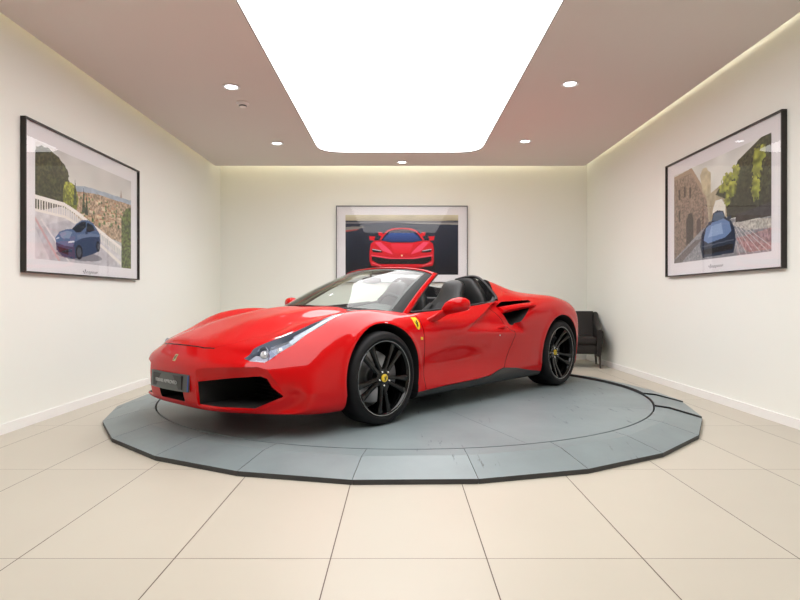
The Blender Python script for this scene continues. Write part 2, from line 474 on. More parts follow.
# headlight pockets (corner points lie on the wings)
HL = [(2.243, .587), (2.181, .590), (2.062, .621), (1.902, .673), (1.717, .720), (1.516, .733), (1.483, .742), (1.60, .765), (1.741, .779), (1.866, .756), (1.966, .754), (2.103, .711), (2.158, .690), (2.225, .625)]
lenses = []; M['lamp_shell'] = mat('lamp_housing', (.20, .24, .32), rough=.28, metal=.7)
for s in (-1, 1):
    pts = [(x, y * s) for x, y in HL]
    zt = [top_z(*p) for p in pts]
    lens_c = tri_mesh(loops_cutter([[Vector((x, y, z + .15)) for (x, y), z in zip(pts, zt)], [Vector((x, y, z - .05)) for (x, y), z in zip(pts, zt)]], [0]), 'c', [M['gloss_black']])
    lenses.append(cut(shell, lens_c, 'INTERSECT'))
    pk = tri_mesh(loops_cutter([[Vector((x, y, z + .15)) for (x, y), z in zip(pts, zt)], [Vector((x, y, z - .065)) for (x, y), z in zip(pts, zt)]], [0]), 'c', [M['lamp_shell']])
    shell = cut(shell, pk)
# side skirts
sk = cutter('c', M['paint'], SKIRT + [(-.975, .05), (.945, .05)], -1.2, 1.2, 'y')
skirts = cut(shell, sk.copy(), 'INTERSECT')
shell = cut(shell, sk)
# doors
doors = []
for s in (-1, 1):
    P_ = [(p[0], p[1]) for p in DOORC]
    a, b = (.70, 1.2) if s > 0 else (-1.2, -.70)
    c_in = cutter('c', M['black_trim'], offset_poly(P_, .005), a, b, 'y')
    doors.append(cut(shell, c_in, 'INTERSECT'))
    shell = cut(shell, cutter('c', M['black_trim'], P_, a, b, 'y'))
# bonnet lid
HP_ = [(2.362, 0), (2.358, .12), (2.340, .26), (2.31, .345), (2.24, .415), (2.12, .465), (1.95, .51), (1.65, .555), (1.36, .60), (1.18, .63), (.80, .66)]
HP_ = [(x, -y) for x, y in HP_[:0:-1]] + HP_
FR = [p for p in HP_ if abs(p[1]) < .36]; FS = [(x + .0045, y) for x, y in FR] + [(x - .0035, y) for x, y in FR[::-1]]
zc_ = top_z(2.33, 0); slot = cutter('c', M['black_trim'], FS, zc_ - .06, 1.3, 'z'); shell = cut(shell, slot)
hood = cut(shell, cutter('c', M['paint'], offset_poly(HP_, .003), .46, 1.3, 'z'), 'INTERSECT')
shell = cut(shell, cutter('c', M['paint'], HP_, .46, 1.3, 'z'))
print('panels', _t.time() - _t0)

def finish(me, name, parent, ang=32):
    smooth_by_angle(me, ang); me.name = name
    return link(name, me, parent)
body = finish(shell, 'body', car)
door_o = [finish(d, 'door', car) for d in doors]
bonnet = finish(hood, 'bonnet', car)
# the skirt mesh is split into its two sides
for s in (-1, 1):
    bm = bmesh.new(); bm.from_mesh(skirts)
    bmesh.ops.bisect_plane(bm, geom=bm.verts[:] + bm.edges[:] + bm.faces[:], plane_co=(0, s * .5, 0), plane_no=(0, s, 0), clear_inner=True)
    me = bpy.data.meshes.new('side_skirt'); bm.to_mesh(me); bm.free(); me.materials.append(M['skirt'])
    for p in me.polygons: p.material_index = 0
    finish(me, 'side_skirt', car)
mb = MB(); mb.box((-1.0, -.6, .125), (.94, .6, .24)); mb.build('floor_pan', M['well'], car, smooth=0)

# ---- conforming decals -------------------------------------------------
def decal(name, m, poly, origin, ux, uy, nrm, th=.0025, parent=None, res=.012):
    """flat outline (in ux, uy about origin) laid on the body skin along -nrm, with thickness"""
    origin, ux, uy, nrm = Vector(origin), Vector(ux).normalized(), Vector(uy).normalized(), Vector(nrm).normalized()
    bm = bmesh.new(); vs = [bm.verts.new((p[0], p[1], 0)) for p in poly]; f = bm.faces.new(vs)
    for ax in (0, 1):
        lo = min(p[ax] for p in poly); hi = max(p[ax] for p in poly); k = lo + res
        while k < hi:
            co = [0, 0, 0]; no = [0, 0, 0]; co[ax] = k; no[ax] = 1
            bmesh.ops.bisect_plane(bm, geom=bm.verts[:] + bm.edges[:] + bm.faces[:], plane_co=co, plane_no=no); k += res
    for v in bm.verts:
        q = origin + ux * v.co.x + uy * v.co.y; h = SKIN.ray_cast(q + nrm * .5, -nrm)
        v.co = (h[0] + h[1] * th) if h[0] else q
    r = bmesh.ops.extrude_face_region(bm, geom=bm.faces[:])
    for e in r['geom']:
        if isinstance(e, bmesh.types.BMVert): e.co -= nrm * (th + .002)
    bmesh.ops.recalc_face_normals(bm, faces=bm.faces[:])
    me = bpy.data.meshes.new(name); bm.to_mesh(me); bm.free(); me.materials.append(m); smooth_by_angle(me, 30)
    return link(name, me, parent or car)
HORSE = [(-.10, -.50), (-.02, -.46), (.02, -.30), (-.02, -.16), (.06, -.10), (.10, -.24), (.20, -.30), (.24, -.26), (.17, -.20), (.15, -.02), (.20, .06), (.32, .04), (.38, .10), (.34, .14), (.26, .12), (.16, .18),
         (.18, .28), (.28, .26), (.32, .32), (.22, .40), (.14, .48), (.10, .42), (.0, .34), (-.06, .18), (-.10, .06), (-.20, .02), (-.26, .12), (-.24, .26), (-.32, .36), (-.36, .22), (-.32, .04), (-.24, -.08), (-.20, -.20), (-.28, -.30), (-.30, -.42), (-.36, -.48), (-.26, -.50), (-.20, -.36), (-.10, -.28), (-.08, -.40)]
# nose badge
bo = decal('nose_badge', mat('pale_gold', (.55, .48, .22), rough=.3, coat=.5), rounded([(-.017, -.025), (.017, -.025), (.017, .025), (-.017, .025)], .005), (2.43, .050, .512), (0, 1, 0), (-.5, 0, .86), (.86, 0, .5))
decal('horse_emblem', M['black_ink'], [(p[0] * .036, p[1] * .040) for p in HORSE], (2.43, .050, .512), (0, 1, 0), (-.5, 0, .86), (.86, 0, .5), th=.0036, parent=bo)
# shields on the front wings
SH = rounded([(-.031, .050), (.031, .050), (.034, .0), (.019, -.040), (0, -.054), (-.019, -.040), (-.034, .0)], .007, 3)
for s in (1, -1):
    o_ = (.892, 0, .722)
    sh = decal('wing_shield', M['yellow'], SH, (o_[0], .9 * s, o_[2]), (-s, 0, 0), (0, 0, 1), (0, s, .15))
    sh['label'] = 'yellow enamel shield'
    decal('horse_emblem', M['black_ink'], [(p[0] * .052, p[1] * .064) for p in HORSE], (o_[0], .9 * s, o_[2] - .002), (-s, 0, 0), (0, 0, 1), (0, s, .15), th=.0038, parent=sh, res=.02)
    decal('side_marker', mat('amber_marker', (.75, .42, .02), rough=.25, coat=.5) if s > 0 else bpy.data.materials['amber_marker'], rounded([(-.013, -.011), (.013, -.011), (.013, .011), (-.013, .011)], .004), (.868, .9 * s, .605), (-s, 0, 0), (0, 0, 1), (0, s, 0))

# ---- side intake blade, door handle ------------------------------------
for s in (1, -1):
    rows = []
    for t in [i / 12 for i in range(13)]:
        x = -.385 + (-.875 + .385) * t; z = .797 + .055 * t + .004 * math.sin(t * PI)
        y = (.872 + .074 * t) * s; hh = .036 - .010 * t
        sec = []
        for q in range(14):
            a = 2 * PI * q / 14
            sec.append(Vector((x, y - s * .055 + s * .058 * math.cos(a), z + hh * math.sin(a) * (1.0 if abs(math.cos(a)) < .9 else .8))))
        rows.append(sec)
    mb = MB(); mb.grid(rows, closed_v=True); mb.f.append(tuple(range(14))); mb.m.append(0); mb.f.append(tuple(12 * 14 + q for q in range(14))); mb.m.append(0)
    mb.build('intake_blade', M['paint'], car, smooth=50)
    # handle: small winglet at the rear of the door scallop
    rows = []
    for t in [i / 8 for i in range(9)]:
        x = -.225 - .125 * t; r = .004 + .016 * math.sin(min(1, t * 1.25) * PI / 2) * (1 if t < .9 else .75)
        yb = abs(side_y(x, .648, s)) - .004
        rows.append([Vector((x, s * (yb + .9 * r * (1 + math.cos(2 * PI * q / 10)) * .9), .645 + .012 * t + r * .9 * math.sin(2 * PI * q / 10))) for q in range(10)])
    mb = MB(); mb.grid(rows, closed_v=True); mb.f += [tuple(range(10)), tuple(80 + q for q in range(10))]; mb.m += [0, 0]
    mb.build('door_handle', M['paint'], door_o[0 if s < 0 else 1], smooth=50)
    mb = MB(); yk = side_y(-.235, .607, s); mb.lathe([(0, 0), (.007, 0), (.007, .004), (0, .004)] if s > 0 else [(0, 0), (.007, 0), (.007, -.004), (0, -.004)], 14, 'y', (-.235, yk, .580)); mb.build('key_lock', M['silver'], door_o[0 if s < 0 else 1])

# ---- headlights ---------------------------------------------------------
hl_glass = glass_mat_car = None
def fresnel_clear(name, tint, ior=1.5):
    m = bpy.data.materials.new(name); m.use_nodes = True; nt = m.node_tree; nt.nodes.clear(); N = nt.nodes.new; Lk = nt.links.new
    out = N('ShaderNodeOutputMaterial'); mx = N('ShaderNodeMixShader'); tr = N('ShaderNodeBsdfTransparent'); gl = N('ShaderNodeBsdfGlossy')
    lw = N('ShaderNodeFresnel'); lw.inputs['IOR'].default_value = ior; ge = N('ShaderNodeNewGeometry')
    iv = N('ShaderNodeMath'); iv.operation = 'SUBTRACT'; iv.inputs[0].default_value = 1; Lk(ge.outputs['Backfacing'], iv.inputs[1])
    mu = N('ShaderNodeMath'); mu.operation = 'MULTIPLY'; Lk(lw.outputs[0], mu.inputs[0]); Lk(iv.outputs[0], mu.inputs[1])
    tr.inputs[0].default_value = (*tint, 1); gl.inputs['Roughness'].default_value = 0
    Lk(mu.outputs[0], mx.inputs[0]); Lk(tr.outputs[0], mx.inputs[1]); Lk(gl.outputs[0], mx.inputs[2]); Lk(mx.outputs[0], out.inputs[0]); return m
M['clear'] = fresnel_clear('clear_lamp_cover', (.93, .95, .97), 1.5)
M['screen'] = fresnel_clear('windscreen_glass_tinted', (.80, .89, .86), 1.50)
M['led'] = mat('led_strip', (.40, .48, .54), rough=.35, coat=.3)
M['chrome_blue'] = mat('lamp_reflector', (.46, .50, .60), rough=.3, metal=1)
M['proj'] = mat('projector_lens', (.80, .82, .90), rough=.06, metal=.65, coat=1)
for s, lm in zip((-1, 1), lenses):
    bm = bmesh.new(); bm.from_mesh(lm); names = [m.name for m in lm.materials]
    bmesh.ops.delete(bm, geom=[f for f in bm.faces if names[f.material_index] != M['paint'].name], context='FACES')
    me = bpy.data.meshes.new('headlight'); bm.to_mesh(me); bm.free(); me.materials.append(M['clear'])
    for p in me.polygons: p.material_index = 0
    smooth_by_angle(me, 60)
    hl = empty('headlight', parent=car); link('lamp_cover', me, hl)
    def W(x, y, dz): return Vector((x, y * s, top_z(x, y * s) + dz))
    # silver reflector bowl at the front, with the projector in it
    mb = MB(); c0 = W(2.13, .648, -.030)
    mb.lathe([(.012, -.020), (.040, -.018), (.058, .000), (.060, .006), (.050, .004), (.036, -.010), (.012, -.014)], 28, 'x', c0, closed=True); mb.build('reflector', M['chrome_blue'], hl)
    bm = bmesh.new(); bmesh.ops.create_uvsphere(bm, u_segments=24, v_segments=14, radius=.034); mb = MB(); mb.frombm(bm, 0, Matrix.Translation(c0 + Vector((-.006, 0, 0)))); mb.build('projector_lens', M['proj'], hl)
    mb = MB(); c1 = W(2.045, .700, -.030); bm = bmesh.new(); bmesh.ops.create_uvsphere(bm, u_segments=20, v_segments=12, radius=.024); mb.frombm(bm, 0, Matrix.Translation(c1)); mb.build('lens', M['proj'], hl)
    # inner shelf
    rows = [[W(x, y0, -.028), W(x, y1, -.022)] for x, y0, y1 in ((2.215, .600, .640), (2.17, .612, .672), (2.10, .70, .712), (2.02, .715, .730), (1.94, .715, .742))]
    mb = MB(); solidify_grid(rows, .006, mb); mb.build('bezel', M['chrome_blue'], hl)
    # daytime strip running up the wing
    rows = [[W(x, y0, -.010), W(x, y1, -.006)] for x, y0, y1 in ((1.98, .712, .745), (1.90, .718, .752), (1.80, .728, .762), (1.70, .733, .766), (1.60, .735, .760), (1.53, .734, .750))]
    mb = MB(); solidify_grid(rows, .005, mb); mb.build('light_strip', M['led'], hl)
    rows = [[W(x, y0, -.020), W(x, y1, -.018)] for x, y0, y1 in ((1.93, .690, .716), (1.82, .705, .728), (1.70, .722, .738), (1.58, .732, .740))]
    mb = MB(); solidify_grid(rows, .004, mb); mb.build('trim_strip', M['chrome_blue'], hl)

# ---- grille slats, number plate ----------------------------------------
mb = MB()
for z in (.255, .285, .315, .345): mb.box((2.22, -.163, z), (2.27, .163, z + .006))
mb.box((2.215, -.163, .226), (2.222, .163, .393)); mb.build('lower_grille', M['black_trim'], car, smooth=0)
for s in (-1, 1):
    mb = MB()
    for k in range(7):
        z = .236 + k * .024; mb.box((1.95, min(.24 * s, .70 * s), z), (1.965, max(.24 * s, .70 * s), z + .004))
    for k in range(19):
        y = .25 + k * .025; mb.box((1.952, y * s - .002, .226), (1.963, y * s + .002, .395))
    mb.build('intake_grille', M['black_trim'], car, smooth=0)
PZ0, PZ1 = .298, .412
def plate_x(y): return 2.478 - .30 * y * y
rows = [[Vector((plate_x(y) + .006 * (z - PZ0) / .1 * -1, y, z)) for z in (PZ0, PZ1)] for y in [(-.262 + .524 * i / 12) for i in range(13)]]
mb = MB(); solidify_grid(rows, -.010 * -1, mb); plate = mb.build('number_plate', mat('dark_plate', (.085, .092, .09), rough=.38, spec=.4), car, smooth=40)
plate['label'] = 'dark grey showroom plate with silver lettering'
rows = [[Vector((plate_x(y) + .0015 + .006 * (z - PZ0) / .1 * -1, y, z)) for z in (PZ0 + .005, PZ1 - .005)] for y in (.252, .256, .2605)]
mb = MB(); solidify_grid(rows, .002, mb); mb.build('blue_edge_strip', mat('blue_strip', (.03, .09, .38), rough=.4), plate)
def text_obj(name, body_, size, M4, m, parent, ext=.001):
    cu = bpy.data.curves.new(name, 'FONT'); cu.body = body_; cu.size = size; cu.extrude = ext; cu.align_x = 'CENTER'; cu.align_y = 'CENTER'
    o = bpy.data.objects.new(name, cu); COL.objects.link(o); dg = bpy.context.evaluated_depsgraph_get(); dg.update()
    me = bpy.data.meshes.new_from_object(o.evaluated_get(dg), depsgraph=dg); bpy.data.objects.remove(o)
    me.transform(M4); me.materials.clear(); me.materials.append(m); return me
tm = text_obj('t', 'FERRARI APPROVED', .034, Matrix(((0, 0, 1, 2.478), (1, 0, 0, -.012), (0, 1, 0, .352), (0, 0, 0, 1))), M['silver'], plate)
for v in tm.vertices: v.co.x = plate_x(v.co.y) - .0003 * (v.co.z - PZ0) / .1 - .004 + (v.co.x - 2.478) + .0035
tm.materials.clear(); tm.materials.append(mat('grey_lettering', (.50, .52, .52), rough=.4)); link('plate_lettering', tm, plate)
mb = MB(); mb.box((2.40, -.20, .31), (2.47, .20, .40)); mb.build('plate_holder', M['black_trim'], car, smooth=0)
mb = MB(); mb.tube([(2.18, .30 - .6 * i / 12, .262 + .0 * i) for i in range(13)], .004, 6); 

# ---- windscreen ---------------------------------------------------------
def q3(a, b, c, t):  # through a (t=-1), b (0), c (1) with flattened middle
    return None
base_c = [(.925, .775, .790), (1.05, .66, .815), (1.155, .45, .832), (1.21, .22, .842), (1.23, 0, .845), (1.21, -.22, .842), (1.155, -.45, .832), (1.05, -.66, .815), (.925, -.775, .790)]
top_c = [(.300, .580, 1.130), (.325, .50, 1.160), (.355, .34, 1.184), (.385, .17, 1.193), (.395, 0, 1.196), (.385, -.17, 1.193), (.355, -.34, 1.184), (.325, -.50, 1.160), (.300, -.580, 1.130)]
NU = 49
Bc, Tc = curve3(base_c, NU), curve3(top_c, NU)
def ws(u, v):
    k = u * (NU - 1); i = min(int(k), NU - 2); f = k - i
    b = Bc[i].lerp(Bc[i + 1], f); t = Tc[i].lerp(Tc[i + 1], f); p = b.lerp(t, v)
    bul = .028 * math.sin(PI * v) * (1 - abs(2 * u - 1) ** 3 * .6)
    return p + Vector((.45, 0, .9)) * bul
def strip(u0, u1, v0, v1, nu, nv): return [[ws(u0 + (u1 - u0) * i / nu, v0 + (v1 - v0) * j / nv) for j in range(nv + 1)] for i in range(nu + 1)]
def fix_out(G, d):
    """move a grid along its normals"""
    R = []
    for i in range(len(G)):
        row = []
        for j in range(len(G[0])):
            du = G[min(i + 1, len(G) - 1)][j] - G[max(i - 1, 0)][j]; dv = G[i][min(j + 1, len(G[0]) - 1)] - G[i][max(j - 1, 0)]
            row.append(G[i][j] + dv.cross(du).normalized() * d)
        R.append(row)
    return R
g = strip(.02, .98, 0.0, .985, 40, 12)
wsn = (g[20][1] - g[20][0]).cross(g[21][0] - g[20][0]); flip = -1 if wsn.x < 0 else 1
mb = MB(); mb.grid(g); wme = mb.mesh('windscreen', M['screen'], 60)
bm = bmesh.new(); bm.from_mesh(wme); bm.normal_update()
if sum(f.normal.x for f in bm.faces) < 0: bmesh.ops.reverse_faces(bm, faces=bm.faces[:])
bm.to_mesh(wme); bm.free(); screen = link('windscreen', wme, car)
def out_sign():
    G = strip(.4, .6, .4, .6, 2, 2); du = G[2][1] - G[0][1]; dv = G[1][2] - G[1][0]; return 1 if dv.cross(du).x > 0 else -1
OS = out_sign()
# frame: red outer skin over a black inner one, both closed bands round the sides and the top
def band(out, th, w_side, w_top, name, m, u_in0=0.0):
    path = []
    nV = 18; nU = 40
    for j in range(nV + 1): path.append((0, j / nV, 0))
    outer = [(0.0, j / nV) for j in range(nV)] + [(i / nU, 1.0) for i in range(nU + 1)] + [(1.0, 1 - j / nV) for j in range(1, nV + 1)]
    inner = []
    for k, (u, v) in enumerate(outer):
        if k < nV: inner.append((w_side, v * (1 - w_top)))
        elif k > nV + nU: inner.append((1 - w_side, v * (1 - w_top)))
        else: inner.append((w_side + (1 - 2 * w_side) * u, 1 - w_top))
    rows = []
    for (u, v), (u2, v2) in zip(outer, inner):
        rows.append([ws(u + (u2 - u) * t, v + (v2 - v) * t) for t in (0, .33, .66, 1)])
    # offset along a fixed average normal, slightly rolled at the edges
    R1 = []; R2 = []
    for k, r in enumerate(rows):
        du = rows[min(k + 1, len(rows) - 1)][1] - rows[max(k - 1, 0)][1]; dv = r[3] - r[0]; n = du.cross(dv).normalized()
        if n.x * 1.0 + n.z * .8 < 0: n = -n
        roll = [-.006, 0, 0, -.004]
        R1.append([p + n * (out + q) for p, q in zip(r, roll)]); R2.append([p + n * (out - th) for p in r])
    mb = MB(); N = len(rows); vs = [p for r in R1 for p in r] + [p for r in R2 for p in r[::-1]]
    loops = [R1[k] + R2[k][::-1] for k in range(N)]
    mb.grid(loops, closed_v=True); mb.f += [tuple(range(8)), tuple((N - 1) * 8 + q for q in range(8))]; mb.m += [0, 0]
    return mb.build(name, m, car, smooth=40)
M['frit'] = mat('black_glass_border', (.010, .012, .012), rough=.55, spec=.25)
band(.0015, .005, .070, .075, 'screen_border', M['frit'])
# red pillars and header behind the glass edge, black seal behind them
def hoop(name, m, lead, length, outset, th):
    nV, nU = 18, 40
    path = [(0.0, j / nV) for j in range(nV)] + [(i / nU, 1.0) for i in range(nU + 1)] + [(1.0, 1 - j / nV) for j in range(1, nV + 1)]
    loops = []
    for k, (u, v) in enumerate(path):
        e = ws(u, v); s_ = 1 if u < .5 else -1
        side = Vector((0, s_, .35)).normalized(); upv = Vector((.12, 0, 1)).normalized()
        wgt = max(0, 1 - min(u, 1 - u) / .05) if v >= 1 else 1
        wgt = wgt * (1 - max(0, (v - .85) / .15) * .35) if v < 1 else wgt * .65
        out = (side * wgt + upv * (1 - wgt)).normalized()
        back = (Vector((-1, -.10 * s_ * wgt, .10 * wgt)) * (1)).normalized()
        L = length * (1.0 - .25 * v if v < 1 else .75 * wgt + .55 * (1 - wgt))
        a = e + back * lead * L
        p = [a + out * (outset - .004), a + back * L * .12 + out * outset, a + back * L * .85 + out * outset, a + back * L + out * (outset - .006), a + back * L - out * th, a + back * L * .1 - out * th]
        loops.append(p)
    mb = MB(); mb.grid(loops, closed_v=True); n = len(loops); mb.f += [tuple(range(6)), tuple((n - 1) * 6 + q for q in range(6))]; mb.m += [0, 0]
    return mb.build(name, m, car, smooth=45)
hoop('windscreen_frame', M['paint'], -.06, .108, .010, .018)
hoop('frame_seal', M['black_trim'], .12, .122, .004, .030)
mb = MB(); solidify_grid(strip(.05, .95, -.01, .018, 40, 2), .004, mb); mb.build('lower_border', M['frit'], car)
rows = [[b + Vector((.045, 0, -.012)), b + Vector((-.03, 0, -.010)), b + Vector((-.03, 0, -.05)), b + Vector((.055, 0, -.05))] for i, b in enumerate(Bc)]
mb = MB(); mb.grid(rows, closed_v=True); mb.f += [(0, 1, 2, 3), tuple((NU - 1) * 4 + q for q in range(4))]; mb.m += [0, 0]; mb.build('cowl', M['black_trim'], car)
mb = MB(); mb.tube([ws(.36, .0) + Vector((.03, 0, .004)), ws(.5, .012) + Vector((.012, 0, .008)), ws(.70, .02) + Vector((.012, 0, .008))], [.006, .005, .004], 8)
mb.build('wiper', M['black_trim'], car)

# ---- cabin --------------------------------------------------------------
# dashboard: lofted across the car
rows = []
for y in [-.725 + 1.45 * i / 28 for i in range(29)]:
    hump = .045 * math.exp(-((y - .36) / .17) ** 2) + .02 * math.exp(-((y + .36) / .25) ** 2)
    sh_ = .12 * (abs(y) / .72) ** 2
    prof = [(1.12 - 1.6 * sh_, .800), (.98 - sh_, .822), (.82 - sh_ * .6, .832 + hump), (.72, .825 + hump), (.675, .79 + hump * .6), (.69, .70), (.74, .60), (.80, .50), (1.0, .46), (1.12 - sh_, .60)]
    rows.append([Vector((x, y, z)) for x, z in prof])
mb = MB(); mb.grid(rows, closed_v=True); mb.f += [tuple(range(10)), tuple(280 + q for q in range(10))]; mb.m += [0, 0]
dash = mb.build('dashboard', M['leather'], car, smooth=50)
for y in (.10, -.05, -.52):
    mb = MB(); mb.lathe([(0, .0), (.026, 0), (.036, -.004), (.038, .006), (.030, .012), (0, .012)], 24, 'x', (.672, y, .765)); mb.build('air_vent', M['gloss_black'], dash)
# steering wheel
swm = Matrix.Translation((.56, .36, .785)) @ Matrix.Rotation(math.radians(-66), 4, 'Y')
sw = empty('steering_wheel', parent=car)
mb = MB(); mb.tube([swm @ Vector((.182 * math.cos(a) * (.93 if math.cos(a) < -.6 else 1), .182 * math.sin(a), 0)) for a in [2 * PI * i / 48 for i in range(48)]], .016, 10, closed=True); mb.build('rim', M['leather'], sw)
mb = MB(); mb.rbox((-.055, -.065, -.035), (.055, .065, .012), .02, 3, 0, swm); mb.build('hub', M['leather'], sw)
mb = MB()
for a in (PI / 2, -PI / 2, PI): mb.tube([swm @ Vector((.04 * math.cos(a), .04 * math.sin(a), -.01)), swm @ Vector((.17 * math.cos(a), .17 * math.sin(a), 0))], [.022, .013], 8)
mb.build('spoke', M['gloss_black'], sw)
mb = MB(); mb.lathe([(0, .012), (.022, .012), (.022, .016), (0, .016)], 20); mb.v = [tuple(swm @ Vector(p)) for p in mb.v]; mb.build('horn_badge', M['yellow'], sw)
mb = MB(); mb.tube([swm @ Vector((0, 0, -.03)), (.74, .36, .72)], .035, 12); mb.build('column', M['black_trim'], sw)
def superring(c, ax, ay, rx, ry, n=28, e=2.6):
    out = []
    for q in range(n):
        a = 2 * PI * q / n; ca, sa = math.cos(a), math.sin(a)
        out.append(c + ax * (rx * math.copysign(abs(ca) ** (2 / e), ca)) + ay * (ry * math.copysign(abs(sa) ** (2 / e), sa)))
    return out
def loft(rings, name, m, parent, sm=60):
    mb = MB(); mb.grid(rings, closed_v=True); n = len(rings[0]); k = (len(rings) - 1) * n
    mb.f += [tuple(range(n)), tuple(k + q for q in range(n))]; mb.m += [0, 0]
    return mb.build(name, m, parent, smooth=sm)
rm_ = empty('rear_view_mirror', parent=car)
rings = [superring(Vector((.47 + .012 * abs(t), .115 * t, 1.085)), Vector((1, 0, 0)), Vector((0, 0, 1)), .018 * (1 - .5 * t * t), .036 * (1 - .35 * t * t), 16) for t in (-1, -.8, -.4, 0, .4, .8, 1)]
loft(rings, 'mirror_shell', M['black_trim'], rm_); mb = MB(); mb.tube([(.485, 0, 1.09), (.50, 0, 1.165)], .010, 8); mb.build('mirror_stalk', M['black_trim'], rm_)
# centre tunnel and floor
mb = MB(); mb.rbox((-.55, -.13, .24), (.80, .13, .50), .04, 3); mb.build('centre_tunnel', M['leather'], car)
mb = MB(); mb.box((-.60, -.73, .20), (1.05, .73, .245)); mb.build('cabin_floor', M['black_trim'], car, smooth=0)
# seats
def seat(yc):
    st = empty('seat', parent=car)
    up = Vector((-.36, 0, .93)).normalized(); fw = Vector((.93, 0, .36)).normalized(); Y = Vector((0, 1, 0)); o = Vector((-.02, yc, .372))
    prof = [(-.04, .235, .05), (.0, .25, .085), (.12, .262, .09), (.25, .268, .085), (.36, .268, .075), (.44, .255, .068), (.50, .225, .062), (.545, .180, .058), (.585, .150, .056), (.63, .140, .056), (.68, .136, .054), (.725, .125, .050), (.755, .100, .042), (.772, .055, .025)]
    rings = [superring(o + up * t + fw * (.02 * math.sin(t * 5)), Y, fw, w, d) for t, w, d in prof]
    loft(rings, 'backrest', M['leather'], st)
    # bolsters and centre insert
    for s in (-1, 1):
        pts = curve3([o + up * .02 + Y * s * .215 + fw * .075, o + up * .2 + Y * s * .228 + fw * .095, o + up * .38 + Y * s * .215 + fw * .075, o + up * .50 + Y * s * .16 + fw * .055], 16)
        mb = MB(); mb.tube(pts, [.030 + .022 * math.sin(PI * i / 15) for i in range(16)], 12); mb.build('bolster', M['leather'], st, smooth=60)
    rings = [superring(o + up * t + fw * (.075 if t < .5 else .055), Y, fw, w, .022) for t, w in ((.03, .12), (.06, .15), (.25, .15), (.40, .14), (.50, .11), (.52, .08))]
    loft(rings, 'back_insert', mat('grey_insert', (.035, .036, .038), rough=.7) if 'grey_insert' not in bpy.data.materials else bpy.data.materials['grey_insert'], st)
    rings = [superring(Vector((x, yc, z)), Y, Vector((0, 0, 1)), w, h) for x, z, w, h in ((-.06, .36, .21, .07), (.0, .37, .25, .085), (.15, .375, .26, .085), (.32, .38, .255, .08), (.42, .375, .235, .065), (.46, .36, .19, .035))]
    loft(rings, 'seat_cushion', M['leather'], st)
seat(.37); seat(-.37)
# roll-over fairings behind the seats
for s in (-1, 1):
    rings = [superring(Vector((x, .385 * s, z)), Vector((0, 1, 0)), Vector((1, 0, 0)), w, d, e=3) for x, z, w, d in ((-.47, .78, .27, .07), (-.47, .92, .25, .065), (-.47, 1.00, .20, .06), (-.475, 1.06, .145, .055), (-.48, 1.10, .115, .05), (-.485, 1.125, .085, .04), (-.49, 1.137, .04, .02))]
    loft(rings, 'head_fairing', M['leather'], car)
mb = MB(); mb.rbox((-.60, -.30, .70), (-.50, .30, .93), .03, 3); mb.build('rear_bulkhead', M['black_trim'], car)
mb = MB(); mb.box((-.50, -.22, .93), (-.495, .22, 1.05)); mb.build('wind_deflector', M['clear'], car, smooth=0)
# black sill trims on the door tops
for s, dr in ((-1, door_o[0]), (1, door_o[1])):
    pts = [Vector((x, s * y, z)) for x, y, z in ((.84, .792, .803), (.55, .792, .816), (.20, .785, .839), (-.10, .775, .860), (-.26, .772, .873))]
    mb = MB(); mb.tube(curve3(pts, 24), .012, 8); mb.build('window_seal', M['black_trim'], dr, smooth=60)
    mb = MB(); mb.rbox((-.24, min(s * .70, s * .735), .55), (.80, max(s * .70, s * .735), .80), .012, 2); mb.build('door_card', M['leather'], dr)
# black edging of the buttress fronts
for s in (-1, 1):
    pts = [(-.455, .27, 1.088), (-.455, .40, 1.108), (-.455, .52, 1.113), (-.455, .61, 1.070), (-.453, .68, 1.00), (-.445, .755, .925), (-.41, .785, .898)]
    pts = [Vector((x, s * y, top_z(-.47, s * y) - .003 if y < .76 else z)) for x, y, z in pts]
    mb = MB(); mb.tube(curve3(pts, 26), .016, 8); mb.build('buttress_seal', M['black_trim'], car, smooth=60)

# ---- mirrors ------------------------------------------------------------
def mirror(s):
    mr = empty('door_mirror', parent=car); q0 = Vector((.66, .97, .83))
    Yv, Xv, Zv = Vector((0, 1, 0)), Vector((1, 0, 0)), Vector((0, 0, 1))
    # housing lofted outward
    prof = [(.93, .675, .800, .020, .020), (.955, .672, .815, .045, .034), (.985, .668, .835, .062, .046), (1.03, .660, .850, .070, .052), (1.075, .652, .858, .068, .052), (1.11, .645, .860, .058, .046), (1.135, .638, .858, .040, .034), (1.148, .632, .855, .015, .014)]
    rings = [superring(Vector((x, s * y, z)), Xv, Zv, rx, rz, 24, 2.3) for y, x, z, rx, rz in prof]
    # flatten the rear side for the glass
    for r in rings:
        for p in r:
            if p.x < .605: p.x = .605 + (p.x - .605) * .2
            p.x = .585 + (p.x - .66) * 1.12; p.z = .858 + (p.z - .85) * 1.14; p.y = s * (.96 + (abs(p.y) - .96) * 1.06)
    loft(rings, 'mirror_housing', M['paint'], mr)
    arm = [(.855, .705, .722, .056, .026), (.885, .680, .745, .050, .025), (.915, .650, .770, .046, .026), (.95, .62, .798, .050, .028), (.995, .60, .828, .05, .026)]
    rings = [superring(Vector((x, s * y, z)), Xv, Zv, rx, rz, 18, 2.2) for y, x, z, rx, rz in arm]
    loft(rings, 'mirror_arm', M['paint'], mr)
    G = [[Vector((.515, s * (.975 + .15 * i / 6), .825 + .065 * j / 4)) for j in range(5)] for i in range(7)]
    mb = MB(); solidify_grid(G, .004, mb); mb.build('mirror_glass', M['silver'], mr)
mirror(1); mirror(-1)

